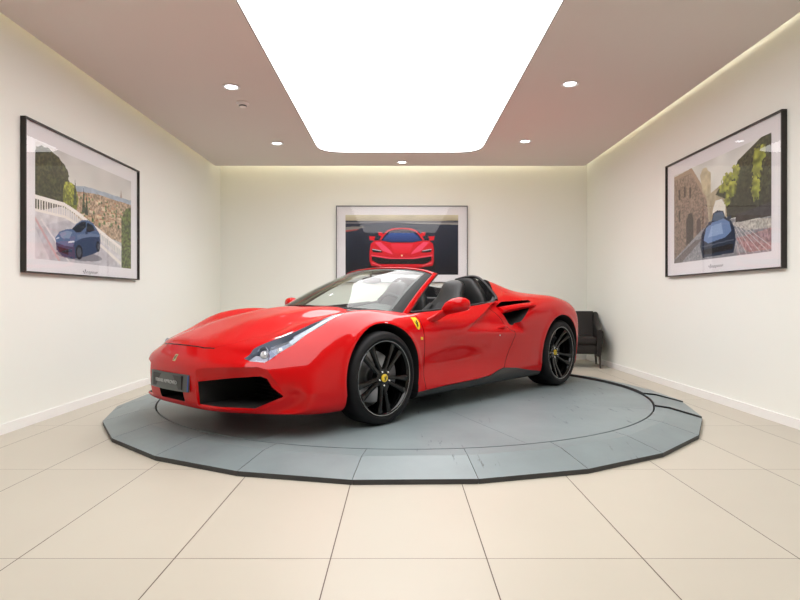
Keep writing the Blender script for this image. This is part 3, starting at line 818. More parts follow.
# ---- wheels -------------------------------------------------------------
def wheel(cx, cz, s, R, w, yo, phase, dish):
    """yo: outer tyre face (abs y)"""
    wh = empty('wheel', (cx, s * yo, cz), 0 if s > 0 else PI, car)   # local +y points outward
    rr = .268; f = -.008
    # tyre: closed profile (radius, y)
    t = [(rr - .004, f - .012), (rr + .012, f - .004), (rr + .030, f + .006), (R - .050, f + .010), (R - .026, f + .004), (R - .010, f - .010), (R - .002, f - .030), (R, f - .055), (R, f - w + .075), (R - .002, f - w + .05), (R - .012, f - w + .028), (R - .030, f - w + .014), (rr + .02, f - w + .02), (rr - .004, f - w + .03)]
    mb = MB(); mb.lathe(t, 96, 'y', closed=True)
    # circumferential grooves
    mb.build('tyre', M['rubber'], wh, smooth=40)
    # barrel and lip
    b = [(rr + .006, f - .008), (rr + .003, f - .002), (rr - .004, f - .002), (rr - .010, f - .008), (rr - .018, f - .022), (rr - .022, f - .06), (rr - .028, f - w + .04), (rr - .004, f - w + .03), (rr - .004, f - .02)]
    mb = MB(); mb.lathe(b, 96, 'y', closed=True); rim = mb.build('rim', M['gloss_black'], wh, smooth=40)
    mb = MB(); mb.lathe([(rr + .0075, f - .004), (rr + .004, f + .0005), (rr - .0005, f - .0005), (rr + .002, f - .006)], 96, 'y', closed=True); mb.build('rim_edge', mat('machined_edge', (.30, .31, .32), rough=.25, metal=1) if 'machined_edge' not in bpy.data.materials else bpy.data.materials['machined_edge'], wh)
    # five pairs of twin spokes
    for k in range(5):
        a0 = phase + 2 * PI * k / 5; mb = MB()
        for sgn in (-1, 1):
            rows = []
            for q in range(13):
                u = q / 12; r = .050 + (rr - .018 - .050) * u
                off = sgn * (.015 + .034 * u ** 1.2)          # sideways distance from the pair's axis
                yy = f - dish + (dish - .008) * u ** 1.6                # concave face
                hw = .0185 - .006 * math.sin(PI * u) + .006 * u
                sec = []
                for (dx, dy) in ((-1, -.030), (-1, -.006), (-.55, 0), (.55, 0), (1, -.006), (1, -.030)):
                    tx, rad = off + dx * hw, r
                    sec.append(Vector((rad * math.cos(a0) - tx * math.sin(a0), yy + dy, rad * math.sin(a0) + tx * math.cos(a0))))
                rows.append(sec)
            mb2 = MB(); mb2.grid(rows, closed_v=True); mb2.f += [tuple(range(6)), tuple(72 + i for i in range(6))]; mb2.m += [0, 0]
            mb.add(mb2.v, mb2.f)
        mb.build('spoke', M['gloss_black'], wh, smooth=30)
    h = f + .048 - dish
    mb = MB(); mb.lathe([(0, h - .044), (.030, h - .044), (.040, h - .046), (.068, h - .050), (.074, h - .062), (.074, h - .095), (0, h - .095)], 40, 'y'); mb.build('hub', M['gloss_black'], wh)
    mb = MB(); mb.lathe([(0, h - .030), (.024, h - .031), (.029, h - .036), (.029, h - .046), (0, h - .046)], 32, 'y'); cap = mb.build('centre_cap', M['yellow'], wh); cap['label'] = 'yellow centre cap with black horse'
    mb = MB(); mb.prism([(p[0] * .036 * -s * s, p[1] * .040) for p in HORSE], h - .030, h - .0285, 'y'); 
    # the emblem shares the cap's face
    e = mb.mesh('m', M['black_ink'], 0); o = link('cap_emblem', e, wh)
    for k in range(5):
        a = phase + 2 * PI * (k + .0) / 5 + .15
        mb = MB(); mb.lathe([(0, h - .034), (.006, h - .034), (.0085, h - .038), (.0085, h - .052), (0, h - .052)], 12, 'y', (.053 * math.cos(a), 0, .053 * math.sin(a))); mb.build('wheel_bolt', M['silver'], wh)
    # brake disc and caliper
    mb = MB(); mb.lathe([(.085, f - .120), (.190, f - .120), (.190, f - .152), (.085, f - .152)], 64, 'y', closed=True)
    mb.lathe([(0, f - .105), (.080, f - .105), (.085, f - .120), (.085, f - .14), (0, f - .14)], 40, 'y'); mb.build('brake_disc', M['disc'], wh, smooth=30)
    ca = PI * (1.0 if s > 0 else 0) if cx > 0 else PI * (0 if s > 0 else 1)
    rows = []
    for q in range(9):
        a = ca - .42 + .84 * q / 8
        rows.append([Vector((r * math.cos(a), y, r * math.sin(a))) for r, y in ((.125, f - .090), (.205, f - .086), (.212, f - .10), (.212, f - .17), (.125, f - .175))])
    mb = MB(); mb.grid(rows, closed_v=True); mb.f += [tuple(range(5)), tuple(40 + q for q in range(5))]; mb.m += [0, 0]
    mb.build('brake_caliper', mat('grey_caliper', (.16, .16, .17), rough=.35, metal=.4) if 'grey_caliper' not in bpy.data.materials else bpy.data.materials['grey_caliper'], wh, smooth=30)
for s in (1, -1):
    wheel(1.300, .3405, s, .340, .245, .958, math.radians(52), .014); wheel(-1.370, .3455, s, .345, .305, .976, math.radians(58), .080)

# ---- rear end -----------------------------------------------------------
M['tail'] = mat('tail_lamp_red', (.45, .004, .006), rough=.12, coat=1)
for s in (-1, 1):
    c_ = Vector((-2.05, .64 * s, .70)); p, n = hit((-4, c_.y, c_.z), (1, 0, 0)); x0 = p.x if p else -2.03
    tl = empty('tail_light', parent=car)
    mb = MB(); mb.lathe([(.045, -.02), (.082, -.02), (.084, -.05), (.066, -.055), (.045, -.035)], 36, 'x', (x0 + .035, c_.y, c_.z), closed=True); mb.build('lamp_ring', M['tail'], tl)
    mb = MB(); mb.lathe([(0, -.03), (.046, -.03), (.046, -.0), (0, -.0)], 30, 'x', (x0 + .02, c_.y, c_.z)); mb.build('lamp_core', M['gloss_black'], tl)
    mb = MB(); mb.lathe([(.050, -.02), (.058, -.02), (.058, .16), (.050, .16)], 30, 'x', (-2.08, .40 * s, .36), closed=True); mb.build('exhaust_pipe', M['silver'], car)
mb = MB()
for k in range(6): mb.box((-2.07, -.5 + .2 * k - .006, .13), (-1.85, -.5 + .2 * k + .006, .27))
mb.box((-1.90, -.62, .13), (-1.86, .62, .29)); mb.build('diffuser', M['black_trim'], car, smooth=0)
mb = MB(); mb.box((-2.05, -.45, .41), (-2.045, .45, .51)); mb.build('rear_grille', M['black_trim'], car, smooth=0)
# ---------------------------------------------------------------- room
WL, WR, WB, WF, HC = -2.92, 3.04, 9.76, -4.2, 3.03
def glass_mat(name, tint=(1, 1, 1), ior=1.5, boost=1.0):
    m = bpy.data.materials.new(name); m.use_nodes = True; nt = m.node_tree; nt.nodes.clear()
    out = nt.nodes.new('ShaderNodeOutputMaterial'); mx = nt.nodes.new('ShaderNodeMixShader')
    tr = nt.nodes.new('ShaderNodeBsdfTransparent'); gl = nt.nodes.new('ShaderNodeBsdfGlossy'); fr = nt.nodes.new('ShaderNodeFresnel')
    tr.inputs[0].default_value = (*tint, 1); gl.inputs['Roughness'].default_value = 0.0; fr.inputs['IOR'].default_value = ior
    mu = nt.nodes.new('ShaderNodeMath'); mu.operation = 'MULTIPLY'; mu.use_clamp = True
    ge = nt.nodes.new('ShaderNodeNewGeometry'); iv = nt.nodes.new('ShaderNodeMath'); iv.operation = 'SUBTRACT'; iv.inputs[0].default_value = boost
    nt.links.new(ge.outputs['Backfacing'], iv.inputs[1]); nt.links.new(iv.outputs[0], mu.inputs[1]); iv.use_clamp = False
    mu2 = nt.nodes.new('ShaderNodeMath'); mu2.operation = 'MAXIMUM'; mu2.inputs[1].default_value = 0
    nt.links.new(fr.outputs[0], mu.inputs[0]); nt.links.new(mu.outputs[0], mu2.inputs[0]); nt.links.new(mu2.outputs[0], mx.inputs[0])
    nt.links.new(tr.outputs[0], mx.inputs[1]); nt.links.new(gl.outputs[0], mx.inputs[2]); nt.links.new(mx.outputs[0], out.inputs[0])
    return m
R_ = {}
R_['wall'] = mat('painted_wall', (.868, .888, .832), rough=.62, spec=.35, noise=(.9, .012))
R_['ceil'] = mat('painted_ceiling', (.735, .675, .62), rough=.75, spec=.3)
R_['skirting'] = mat('white_skirting', (.88, .88, .86), rough=.35)
R_['panel'] = mat('light_panel_film', (.9, .9, .9), emis=(1, .985, .99), estr=4.0)
R_['cove'] = mat('warm_strip_light', (.9, .9, .9), emis=(1, .80, .48), estr=10.0)
R_['cove_dim'] = mat('warm_strip_light_dim', (.9, .9, .9), emis=(1, .80, .50), estr=4.5)
R_['lamp'] = mat('lamp_diffuser', (.9, .9, .9), emis=(.86, .93, 1), estr=12)
R_['cam_glass'] = glass_mat('picture_glass', (1, 1, 1), 1.45, 1.0)

def floor_mat():
    m = mat('cream_floor_tile', (.54, .50, .42), rough=.38, spec=.42); nt = m.node_tree; b = nt.nodes['Principled BSDF']; N = nt.nodes.new; Lk = nt.links.new
    tc = N('ShaderNodeTexCoord'); sp = N('ShaderNodeSeparateXYZ'); Lk(tc.outputs['Object'], sp.inputs[0])
    def mth(op, a, v=None, c=None):
        n = N('ShaderNodeMath'); n.operation = op
        if isinstance(a, (int, float)): n.inputs[0].default_value = a
        else: Lk(a, n.inputs[0])
        if v is not None:
            if isinstance(v, (int, float)): n.inputs[1].default_value = v
            else: Lk(v, n.inputs[1])
        return n.outputs[0]
    def seam(o, off, per, w):
        t = mth('ADD', o, per * 50 - off); t = mth('MODULO', t, per); t2 = mth('SUBTRACT', per, t)
        d = mth('MINIMUM', t, t2); return mth('LESS_THAN', d, w)
    sx = seam(sp.outputs[0], .333, .5995, .0022); sy = seam(sp.outputs[1], 2.303, 1.2, .0016)
    g = mth('MAXIMUM', sx, sy)
    cx = mth('FLOOR', mth('DIVIDE', mth('SUBTRACT', sp.outputs[0], .333), .5995)); cy = mth('FLOOR', mth('DIVIDE', mth('SUBTRACT', sp.outputs[1], 2.303), 1.2))
    cb = N('ShaderNodeCombineXYZ'); Lk(cx, cb.inputs[0]); Lk(cy, cb.inputs[1])
    wn = N('ShaderNodeTexWhiteNoise'); Lk(cb.outputs[0], wn.inputs['Vector'])
    no = N('ShaderNodeTexNoise'); no.inputs['Scale'].default_value = 2.3; no.inputs['Detail'].default_value = 5; Lk(tc.outputs['Object'], no.inputs['Vector'])
    v = mth('ADD', mth('MULTIPLY', wn.outputs[0], .05), mth('MULTIPLY', no.outputs['Fac'], .06)); v = mth('ADD', v, .945)
    mx = N('ShaderNodeMix'); mx.data_type = 'RGBA'; mx.blend_type = 'MULTIPLY'; mx.inputs[0].default_value = 1; mx.inputs[6].default_value = (.54, .50, .42, 1); Lk(v, mx.inputs[7])
    m2 = N('ShaderNodeMix'); m2.data_type = 'RGBA'; Lk(g, m2.inputs[0]); Lk(mx.outputs[2], m2.inputs[6]); m2.inputs[7].default_value = (.075, .045, .03, 1)
    Lk(m2.outputs[2], b.inputs['Base Color'])
    bp = N('ShaderNodeBump'); bp.invert = True; bp.inputs['Strength'].default_value = .6; bp.inputs['Distance'].default_value = .002
    Lk(g, bp.inputs['Height']); Lk(bp.outputs[0], b.inputs['Normal'])
    return m

def slab(name, a, b, m): 
    mb = MB(); mb.box(a, b); return tag(mb.build(name, m, smooth=0), kind='structure')
slab('floor', (WL - .2, WF - .2, -.1), (WR + .2, WB + .2, 0), floor_mat())
slab('wall_left', (WL - .2, WF - .2, 0), (WL, WB + .2, 3.6), R_['wall'])
slab('wall_right', (WR, WF - .2, 0), (WR + .2, WB + .2, 3.6), R_['wall'])
slab('wall_back', (WL, WB, 0), (WR, WB + .2, 3.6), R_['wall'])
slab('wall_front', (WL, WF - .2, 0), (WR, WF, 3.6), R_['wall'])
for nm, a, b in (('baseboard_left', (WL, WF, 0), (WL + .014, WB, .075)), ('baseboard_right', (WR - .014, WF, 0), (WR, WB, .075)), ('baseboard_back', (WL + .014, WB - .014, 0), (WR - .014, WB, .075))):
    slab(nm, a, b, R_['skirting'])
# dropped ceiling with a rounded opening for the light panel, cove gap round its edge
CXL, CXR, CYB, CYF = -2.84, 2.84, 9.22, WF
PX, PY0, PY1 = 1.12, .6, 8.40
def rrect(x0, x1, y0, y1, r, seg=8):
    return rounded([(x0, y0), (x1, y0), (x1, y1), (x0, y1)], r, seg)
bm = bmesh.new()
def ring(poly, z): return [bm.verts.new((p[0], p[1], z)) for p in poly]
inner = rrect(-PX, PX, PY0, PY1, .36, 10); outer = rrect(CXL, CXR, CYF, CYB, .05, 2)
for z, flip in ((HC, 0), (HC + .12, 1)):
    a, b = ring(inner, z), ring(outer, z)
    es = [bm.edges.new((l[i], l[(i + 1) % len(l)])) for l in (a, b) for i in range(len(l))]
    bmesh.ops.triangle_fill(bm, edges=es, use_beauty=True)
    if not flip: a0, b0 = a, b
for l0, l1 in ((a0, a), (b0, b)):
    for i in range(len(l0)):
        j = (i + 1) % len(l0); bm.faces.new((l0[i], l0[j], l1[j], l1[i]))
bmesh.ops.recalc_face_normals(bm, faces=bm.faces[:])
me = bpy.data.meshes.new('ceiling'); bm.to_mesh(me); bm.free(); me.materials.append(R_['ceil'])
tag(link('ceiling', me), kind='structure')
slab('ceiling_upper', (WL - .2, WF - .2, 3.5), (WR + .2, WB + .2, 3.6), R_['wall'])
# light panel: stretched film in the opening
lp = empty('ceiling_light_panel', (0, 4.5, HC))
tag(lp, 'huge rounded glowing white light panel set in the ceiling above the car', 'light panel')
mb = MB(); mb.prism(rrect(-PX + .006, PX - .006, PY0 - 4.5 + .006, PY1 - 4.5 - .006, .355, 10), .012, .02)
mb.build('light_film', R_['panel'], lp, smooth=0)
mb = MB(); rr = rrect(-PX, PX, PY0 - 4.5, PY1 - 4.5, .36, 10)
mb.tube([(p[0], p[1], .006) for p in rr], .006, 6, closed=True, up=(0, 0, 1)); mb.build('edge_trim', mat('grey_edge', (.12, .1, .1), rough=.4), lp)
# hidden warm strip lights on top of the dropped ceiling's rim
for a, b, lab in (((CXL + .10, CYF + .2, HC + .125), (CXL + .13, CYB - .1, HC + .15), 'left wall'), ((CXR - .13, CYF + .2, HC + .125), (CXR - .10, CYB - .1, HC + .15), 'right wall'), ((CXL + .2, CYB - .16, HC + .125), (CXR - .2, CYB - .13, HC + .15), 'back wall')):
    mb = MB(); mb.box(a, b); tag(mb.build('cove_light', R_['cove_dim'] if 'right' in lab else R_['cove'], smooth=0), 'warm strip light hidden in the ceiling cove along the ' + lab, 'strip light', 'cove strip lights')
# downlights
DL = [(-1.62, 5.76, 'front left, beside the smoke detector'), (-1.61, 7.86, 'rear left, towards the back wall'), (.03, 8.96, 'between the light panel and the back wall'), (1.62, 7.76, 'rear right, towards the back wall'), (1.61, 5.68, 'front right, large in view above the right picture')]
def downlight():
    t = empty('downlight')
    mb = MB(); mb.lathe([(.080, .0005), (.086, -.003), (.084, -.007), (.066, -.009), (.053, -.0005)], 36, closed=True)
    mb.build('ring', M['white'], t)
    mb = MB(); mb.lathe([(0, -.0015), (.053, -.0015), (.053, -.0005), (0, -.0005)], 36); mb.build('lens', R_['lamp'], t)
    return t
dl0 = downlight()
for i, (x, y, w) in enumerate(DL):
    if i == 0: t = dl0
    else:
        t = dl0.copy(); COL.objects.link(t)
        for ch in dl0.children:
            c = ch.copy(); COL.objects.link(c); c.parent = t
    t.location = (x, y, HC - .001)
    tag(t, 'small round recessed downlight, ' + w, 'downlight', 'ceiling downlights')
    li = bpy.data.lights.new('spot', 'SPOT'); li.energy = 14; li.color = (.93, .96, 1); li.spot_size = 1.9; li.spot_blend = .8; li.shadow_soft_size = .05
    lo = bpy.data.objects.new('downlight_beam', li); COL.objects.link(lo); lo.parent = t; lo.location = (0, 0, -.03)
mb = MB(); mb.lathe([(0, .0), (.062, 0), (.066, -.014), (.056, -.028), (.036, -.032), (.034, -.050), (.022, -.056), (0, -.056)], 32)
sd = mb.build('smoke_detector', mat('detector_plastic', (.92, .86, .82), rough=.5)); sd.location = (-1.63, 6.22, HC)
mb = MB(); mb.lathe([(.0345, -.036), (.0385, -.036), (.0385, -.046), (.0345, -.046)], 24, closed=True); mb.build('sensor_slot', M['black_trim'], sd)
tag(sd, 'small round smoke detector on the ceiling next to the front left downlight', 'smoke detector')

# ---------------------------------------------------------------- turntable
TC = (.042, 5.918)
tt = empty('turntable', (TC[0], TC[1], 0)); tag(tt, 'round grey turntable platform with a faceted sloping rim under the car', 'turntable')
def table_mat(name, col, seams):
    m = mat(name, col, rough=.40, spec=.4); nt = m.node_tree; b = nt.nodes['Principled BSDF']; N = nt.nodes.new; Lk = nt.links.new
    tc = N('ShaderNodeTexCoord'); no = N('ShaderNodeTexNoise'); no.inputs['Scale'].default_value = 1.6; no.inputs['Detail'].default_value = 8; no.inputs['Roughness'].default_value = .6
    Lk(tc.outputs['Object'], no.inputs['Vector'])
    rp = N('ShaderNodeValToRGB'); rp.color_ramp.elements[0].position = .3; rp.color_ramp.elements[1].position = .7
    rp.color_ramp.elements[0].color = (*[c * .86 for c in col], 1); rp.color_ramp.elements[1].color = (*[c * 1.12 for c in col], 1)
    Lk(no.outputs['Fac'], rp.inputs[0]); last = rp.outputs[0]
    # dark rubber scuffs
    mp = N('ShaderNodeMapping'); mp.inputs['Rotation'].default_value = (0, 0, -.5); mp.inputs['Scale'].default_value = (16, 2.2, 1); Lk(tc.outputs['Object'], mp.inputs[0])
    n2 = N('ShaderNodeTexNoise'); n2.inputs['Scale'].default_value = 1.3; n2.inputs['Detail'].default_value = 7; n2.inputs['Roughness'].default_value = .7; Lk(mp.outputs[0], n2.inputs['Vector'])
    n3 = N('ShaderNodeTexNoise'); n3.inputs['Scale'].default_value = .9; Lk(tc.outputs['Object'], n3.inputs['Vector'])
    r2 = N('ShaderNodeValToRGB'); r2.color_ramp.elements[0].position = .60; r2.color_ramp.elements[1].position = .66; Lk(n2.outputs['Fac'], r2.inputs[0])
    r3 = N('ShaderNodeValToRGB'); r3.color_ramp.elements[0].position = .53; r3.color_ramp.elements[1].position = .58; Lk(n3.outputs['Fac'], r3.inputs[0])
    mu = N('ShaderNodeMath'); mu.operation = 'MULTIPLY'; Lk(r2.outputs[0], mu.inputs[0]); Lk(r3.outputs[0], mu.inputs[1])
    mm = N('ShaderNodeMath'); mm.operation = 'MULTIPLY'; mm.inputs[1].default_value = .75; Lk(mu.outputs[0], mm.inputs[0])
    mx = N('ShaderNodeMix'); mx.data_type = 'RGBA'; Lk(mm.outputs[0], mx.inputs[0]); Lk(last, mx.inputs[6]); mx.inputs[7].default_value = (.03, .035, .04, 1)
    Lk(mx.outputs[2], b.inputs['Base Color'])
    bp = N('ShaderNodeBump'); bp.inputs['Strength'].default_value = .12; bp.inputs['Distance'].default_value = .004; Lk(no.outputs['Fac'], bp.inputs['Height']); Lk(bp.outputs[0], b.inputs['Normal'])
    return m
TM = table_mat('grey_turntable_coating', (.215, .262, .272), True)
RD = 2.262
# eight sectors of the rotating disc, hairline seams between
mb = MB(); mb.lathe([(0, .02), (RD - .02, .02), (RD - .02, .060), (0, .060)], 96); mb.build('disc_base', M['well'], tt)
for k in range(8):
    a0, a1 = math.radians(-70.3 + 45 * k), math.radians(-70.3 + 45 * (k + 1)); g = .0012
    pts = []
    for q in range(25):
        a = a0 + (a1 - a0) * q / 24; e = (1 if q == 0 else -1 if q == 24 else 0) * g / RD
        pts.append((RD * math.cos(a + e), RD * math.sin(a + e)))
    mid = (a0 + a1) / 2; pts.append((g * 1.5 * math.cos(mid), g * 1.5 * math.sin(mid)))
    mb = MB(); mb.prism(pts, .058, .080); mb.build('disc_sector', TM, tt, smooth=0)
NV = 24; angs = [math.radians(-96.2 + 15 * k) for k in range(NV)]; RC = Vector((-.018, -.130, 0))
edge_m = mat('dark_ramp_edge', (.045, .045, .045), rough=.6)
for k in range(NV):
    a0, a1 = angs[k], angs[(k + 1) % NV]
    if a1 < a0: a1 += 2 * PI
    g0 = .012 if k in (5, 6) else .0015; g1 = .012 if k in (4, 5) else .0015
    n = 6; mb = MB(); ri = RD + .014; rm = 2.37; ro = 2.595
    ain, aout = a0, a1
    def P(r, a, z): return Vector((r * math.cos(a), r * math.sin(a), z))
    def lin(r, t, z):
        return P(r, a0, z).lerp(P(r, a1, z), t) + RC * (1 if r == ro else .5)
    e0, e1 = g0 / 2.5, g1 / 2.5; span = a1 - a0
    dz = {5: .012, 14: .018, 15: .012, 16: .006}.get(k, .024 if 6 <= k <= 13 else 0)
    rows = []
    for q in range(n + 1):
        t = q / n; ta = a0 + e0 + (span - e0 - e1) * t; tl = e0 / span + (1 - (e0 + e1) / span) * t
        rows.append([P(ri, ta, 0.0), P(ri, ta, .080 + dz), lin(rm, tl, .080 + dz), lin(ro, tl, .028 + dz), lin(ro, tl, 0.0)])
    vs = [p for r in rows for p in r]; fs = []; mi = []
    for q in range(n):
        for c in range(5):
            d = (c + 1) % 5; fs.append((q * 5 + c, (q + 1) * 5 + c, (q + 1) * 5 + d, q * 5 + d))
    for f in fs: mb.add([], [])
    mb.v = vs; mb.f = fs + [tuple(range(5))[::-1], tuple(n * 5 + c for c in range(5))]
    mb.m = [1 if (i % 5) in (3, 0) else 0 for i in range(len(fs))] + [1, 1]
    mb.build('ramp_segment', [TM, edge_m], tt, smooth=0)

# ---------------------------------------------------------------- framed pictures
class Canvas:
    def __init__(s, w, h, col):
        s.w, s.h = w, h; s.a = np.zeros((h, w, 3)); s.a[:] = col
        s.X, s.Y = np.meshgrid((np.arange(w) + .5) / w, (np.arange(h) + .5) / h)
        s.rng = np.random.default_rng(3)
    def noise(s, sx, sy, seed=0):
        r = np.random.default_rng(seed); g = r.random((sy + 2, sx + 2)); x = s.X * sx; y = s.Y * sy
        i, j = x.astype(int), y.astype(int); fx, fy = x - i, y - j; fx = fx*fx*(3-2*fx); fy = fy*fy*(3-2*fy)
        return (g[j, i] * (1-fx) + g[j, i+1] * fx) * (1-fy) + (g[j+1, i] * (1-fx) + g[j+1, i+1] * fx) * fy
    def inside(s, poly):
        m = np.zeros((s.h, s.w), bool); n = len(poly)
        for i in range(n):
            (x0, y0), (x1, y1) = poly[i], poly[(i + 1) % n]
            if y0 == y1: continue
            c = ((s.Y > min(y0, y1)) & (s.Y <= max(y0, y1))) & (s.X < x0 + (s.Y - y0) * (x1 - x0) / (y1 - y0)); m ^= c
        return m
    def fill(s, m, col, col2=None, nz=None, amt=.5, axis='y'):
        c = np.array(col, float)
        if col2 is not None:
            T = s.Y if axis == 'y' else s.X
            t = T[m]; t = (t - t.min()) / max(1e-6, (t.max() - t.min())) if t.size else t
            v = c[None] * (1 - t[:, None]) + np.array(col2)[None] * t[:, None]
        else: v = np.repeat(c[None], m.sum(), 0)
        if nz is not None: v = v * (1 - amt + 2 * amt * nz[m][:, None])
        s.a[m] = v
    def poly(s, p, col, *k, **kw): s.fill(s.inside(p), col, *k, **kw)
    def ell(s, cx, cy, rx, ry, col, *k, **kw): s.fill(((s.X - cx) / rx) ** 2 + ((s.Y - cy) / ry) ** 2 < 1, col, *k, **kw)
    def line(s, p, q, w, col, asp=1.5):
        (x0, y0), (x1, y1) = p, q; dx, dy = (x1 - x0) * asp, y1 - y0; L = dx*dx + dy*dy
        t = np.clip((((s.X - x0) * asp) * dx + (s.Y - y0) * dy) / L, 0, 1)
        d = np.hypot((s.X - x0) * asp - t * dx, s.Y - y0 - t * dy); s.fill(d < w, col)
def art_mat():
    m = mat('printed_photograph', rough=.5, spec=.3); nt = m.node_tree
    a = nt.nodes.new('ShaderNodeAttribute'); a.attribute_name = 'print'
    nt.links.new(a.outputs['Color'], nt.nodes['Principled BSDF'].inputs['Base Color']); return m
ART = art_mat()
def art_mesh(cv, w, h):
    """flat print in the local xz plane, facing -y"""
    H, W = cv.a.shape[:2]
    me = bpy.data.meshes.new('print'); xs = np.linspace(-w / 2, w / 2, W + 1); zs = np.linspace(h / 2, -h / 2, H + 1)
    XX, ZZ = np.meshgrid(xs, zs); V = np.stack([XX, np.zeros_like(XX), ZZ], -1).reshape(-1, 3)
    i, j = np.meshgrid(np.arange(W), np.arange(H)); a = (j * (W + 1) + i).ravel()
    F = np.stack([a, a + W + 1, a + W + 2, a + 1], -1)
    me.from_pydata(V.tolist(), [], F.tolist())
    at = me.color_attributes.new('print', 'FLOAT_COLOR', 'CORNER')
    c = np.clip(cv.a, 0, 1) ** 2.2; c = np.concatenate([c.reshape(-1, 3), np.ones((W * H, 1))], 1)
    at.data.foreach_set('color', np.repeat(c, 4, 0).ravel())
    me.materials.append(ART); return me

def picture(name, cv, w, h, pw, ph, dz, loc, rz, label, fw, fm, sig=True):
    fw *= .6
    t = empty(name, loc, rz); tag(t, label, 'picture', 'framed car photographs')
    # frame (front faces local -y, wall behind at y=0)
    d = .045; mb = MB()
    for a, b in (((-w/2, -d, h/2 - fw), (w/2, 0, h/2)), ((-w/2, -d, -h/2), (w/2, 0, -h/2 + fw)), ((-w/2, -d, -h/2 + fw), (-w/2 + fw, 0, h/2 - fw)), ((w/2 - fw, -d, -h/2 + fw), (w/2, 0, h/2 - fw))):
        mb.rbox(a, b, .0015, 1)
    mb.build('frame', fm, t)
    mb = MB(); mb.box((-w/2 + fw, -.018, -h/2 + fw), (w/2 - fw, -.004, h/2 - fw)); mb.build('mount_board', mat('white_mount', (.80, .80, .82), rough=.7), t, smooth=0)
    o = link('photo_print', art_mesh(cv, pw, ph), t); o.location = (0, -.0195, dz)
    if sig:
        mb = MB(); r = random.Random(5); pts = []
        for i in range(26):
            pts.append((-.13 + i * .0105, -.0188, dz - ph / 2 - .075 + .018 * math.sin(i * 1.9) * (1.4 if i in (3, 4, 12) else .6)))
        mb.tube(curve3(pts, 90), .0022, 5); mb.build('caption_script', mat('grey_script', (.25, .25, .27)), t)
    mb = MB(); mb.box((-w/2 + fw, -.034, -h/2 + fw), (w/2 - fw, -.032, h/2 - fw)); mb.build('glass_pane', R_['cam_glass'], t, smooth=0)
    return t

# -- left wall: blue coupe on a terrace above a town
c = Canvas(260, 170, (.74, .76, .76)); N1 = c.noise(9, 7, 1); N2 = c.noise(40, 26, 2); N3 = c.noise(90, 60, 4)
c.fill(c.Y < .40, (.80, .80, .79), (.86, .86, .83), N1, .05)
c.poly([(.25, .30), (.45, .24), (.7, .23), (1, .22), (1, .32), (.25, .36)], (.62, .68, .74), nz=N2, amt=.08)
c.poly([(.30, .33), (.55, .28), (1, .27), (1, .75), (.30, .62)], (.66, .58, .49), nz=N3, amt=.30)
rr_ = random.Random(2)
for k in range(60):
    x, y = rr_.uniform(.36, .95), rr_.uniform(.31, .56); s_ = .012 + .04 * (y - .28)
    c.poly([(x - s_, y), (x + s_, y), (x + s_, y + s_ * 1.5), (x - s_, y + s_ * 1.5)], rr_.choice([(.78, .70, .58), (.70, .60, .50), (.82, .76, .66)]), nz=N3, amt=.1)
    c.poly([(x - s_ * 1.1, y), (x, y - s_ * .7), (x + s_ * 1.1, y)], rr_.choice([(.72, .48, .36), (.78, .56, .44), (.62, .42, .34)]))
    c.ell(x + s_ * 1.5, y + s_, s_ * .6, s_ * .9, (.36, .44, .26), nz=N3, amt=.4)
c.poly([(.85, .23), (.865, .14), (.88, .23)], (.66, .60, .56))
m = ((c.X - .10) / .20) ** 2 + ((c.Y - .33) / .31) ** 2 < 1 + .25 * (N2 - .5); c.fill(m, (.27, .27, .17), (.20, .21, .13), N3, .45)
m = ((c.X - .30) / .075) ** 2 + ((c.Y - .40) / .15) ** 2 < 1 + .4 * (N2 - .5); c.fill(m, (.60, .62, .25), (.42, .46, .20), N3, .35)
for x, y0, y1 in ((.345, .20, .45), (.43, .25, .50), (.46, .30, .52)): c.poly([(x - .018, y1), (x, y0), (x + .018, y1)], (.22, .27, .19), nz=N3, amt=.4)
c.poly([(0, .60), (.22, .50), (.30, .52), (1, .96), (1, 1), (0, 1)], (.80, .80, .81), nz=N2, amt=.06)
c.poly([(0, .74), (.30, .60), (.62, .80), (.86, 1), (.12, 1)], (.74, .74, .76), nz=N2, amt=.07)
c.line((0, .66), (.2, 1), .012, (.78, .66, .66)); c.line((.05, .66), (.29, 1), .01, (.86, .85, .85))
# balustrade
c.poly([(0, .46), (.25, .46), (.36, .50), (.93, .80), (.93, .84), (.36, .54), (.25, .495), (0, .495)], (.93, .92, .90))
for k in range(44):
    t = k / 43; x = .01 + .90 * t; y = .49 if x < .25 else .49 + (x - .25) * .49
    c.poly([(x, y), (x + .010, y), (x + .010, y + .085), (x, y + .085)], (.88, .87, .84))
c.poly([(0, .575), (.25, .575), (.36, .61), (.90, .96), (.90, 1), (.36, .64), (.25, .60), (0, .60)], (.90, .89, .86))
c.poly([(.87, .45), (.93, .33), (1, .30), (1, 1), (.87, 1)], (.33, .38, .20), nz=N3, amt=.5)
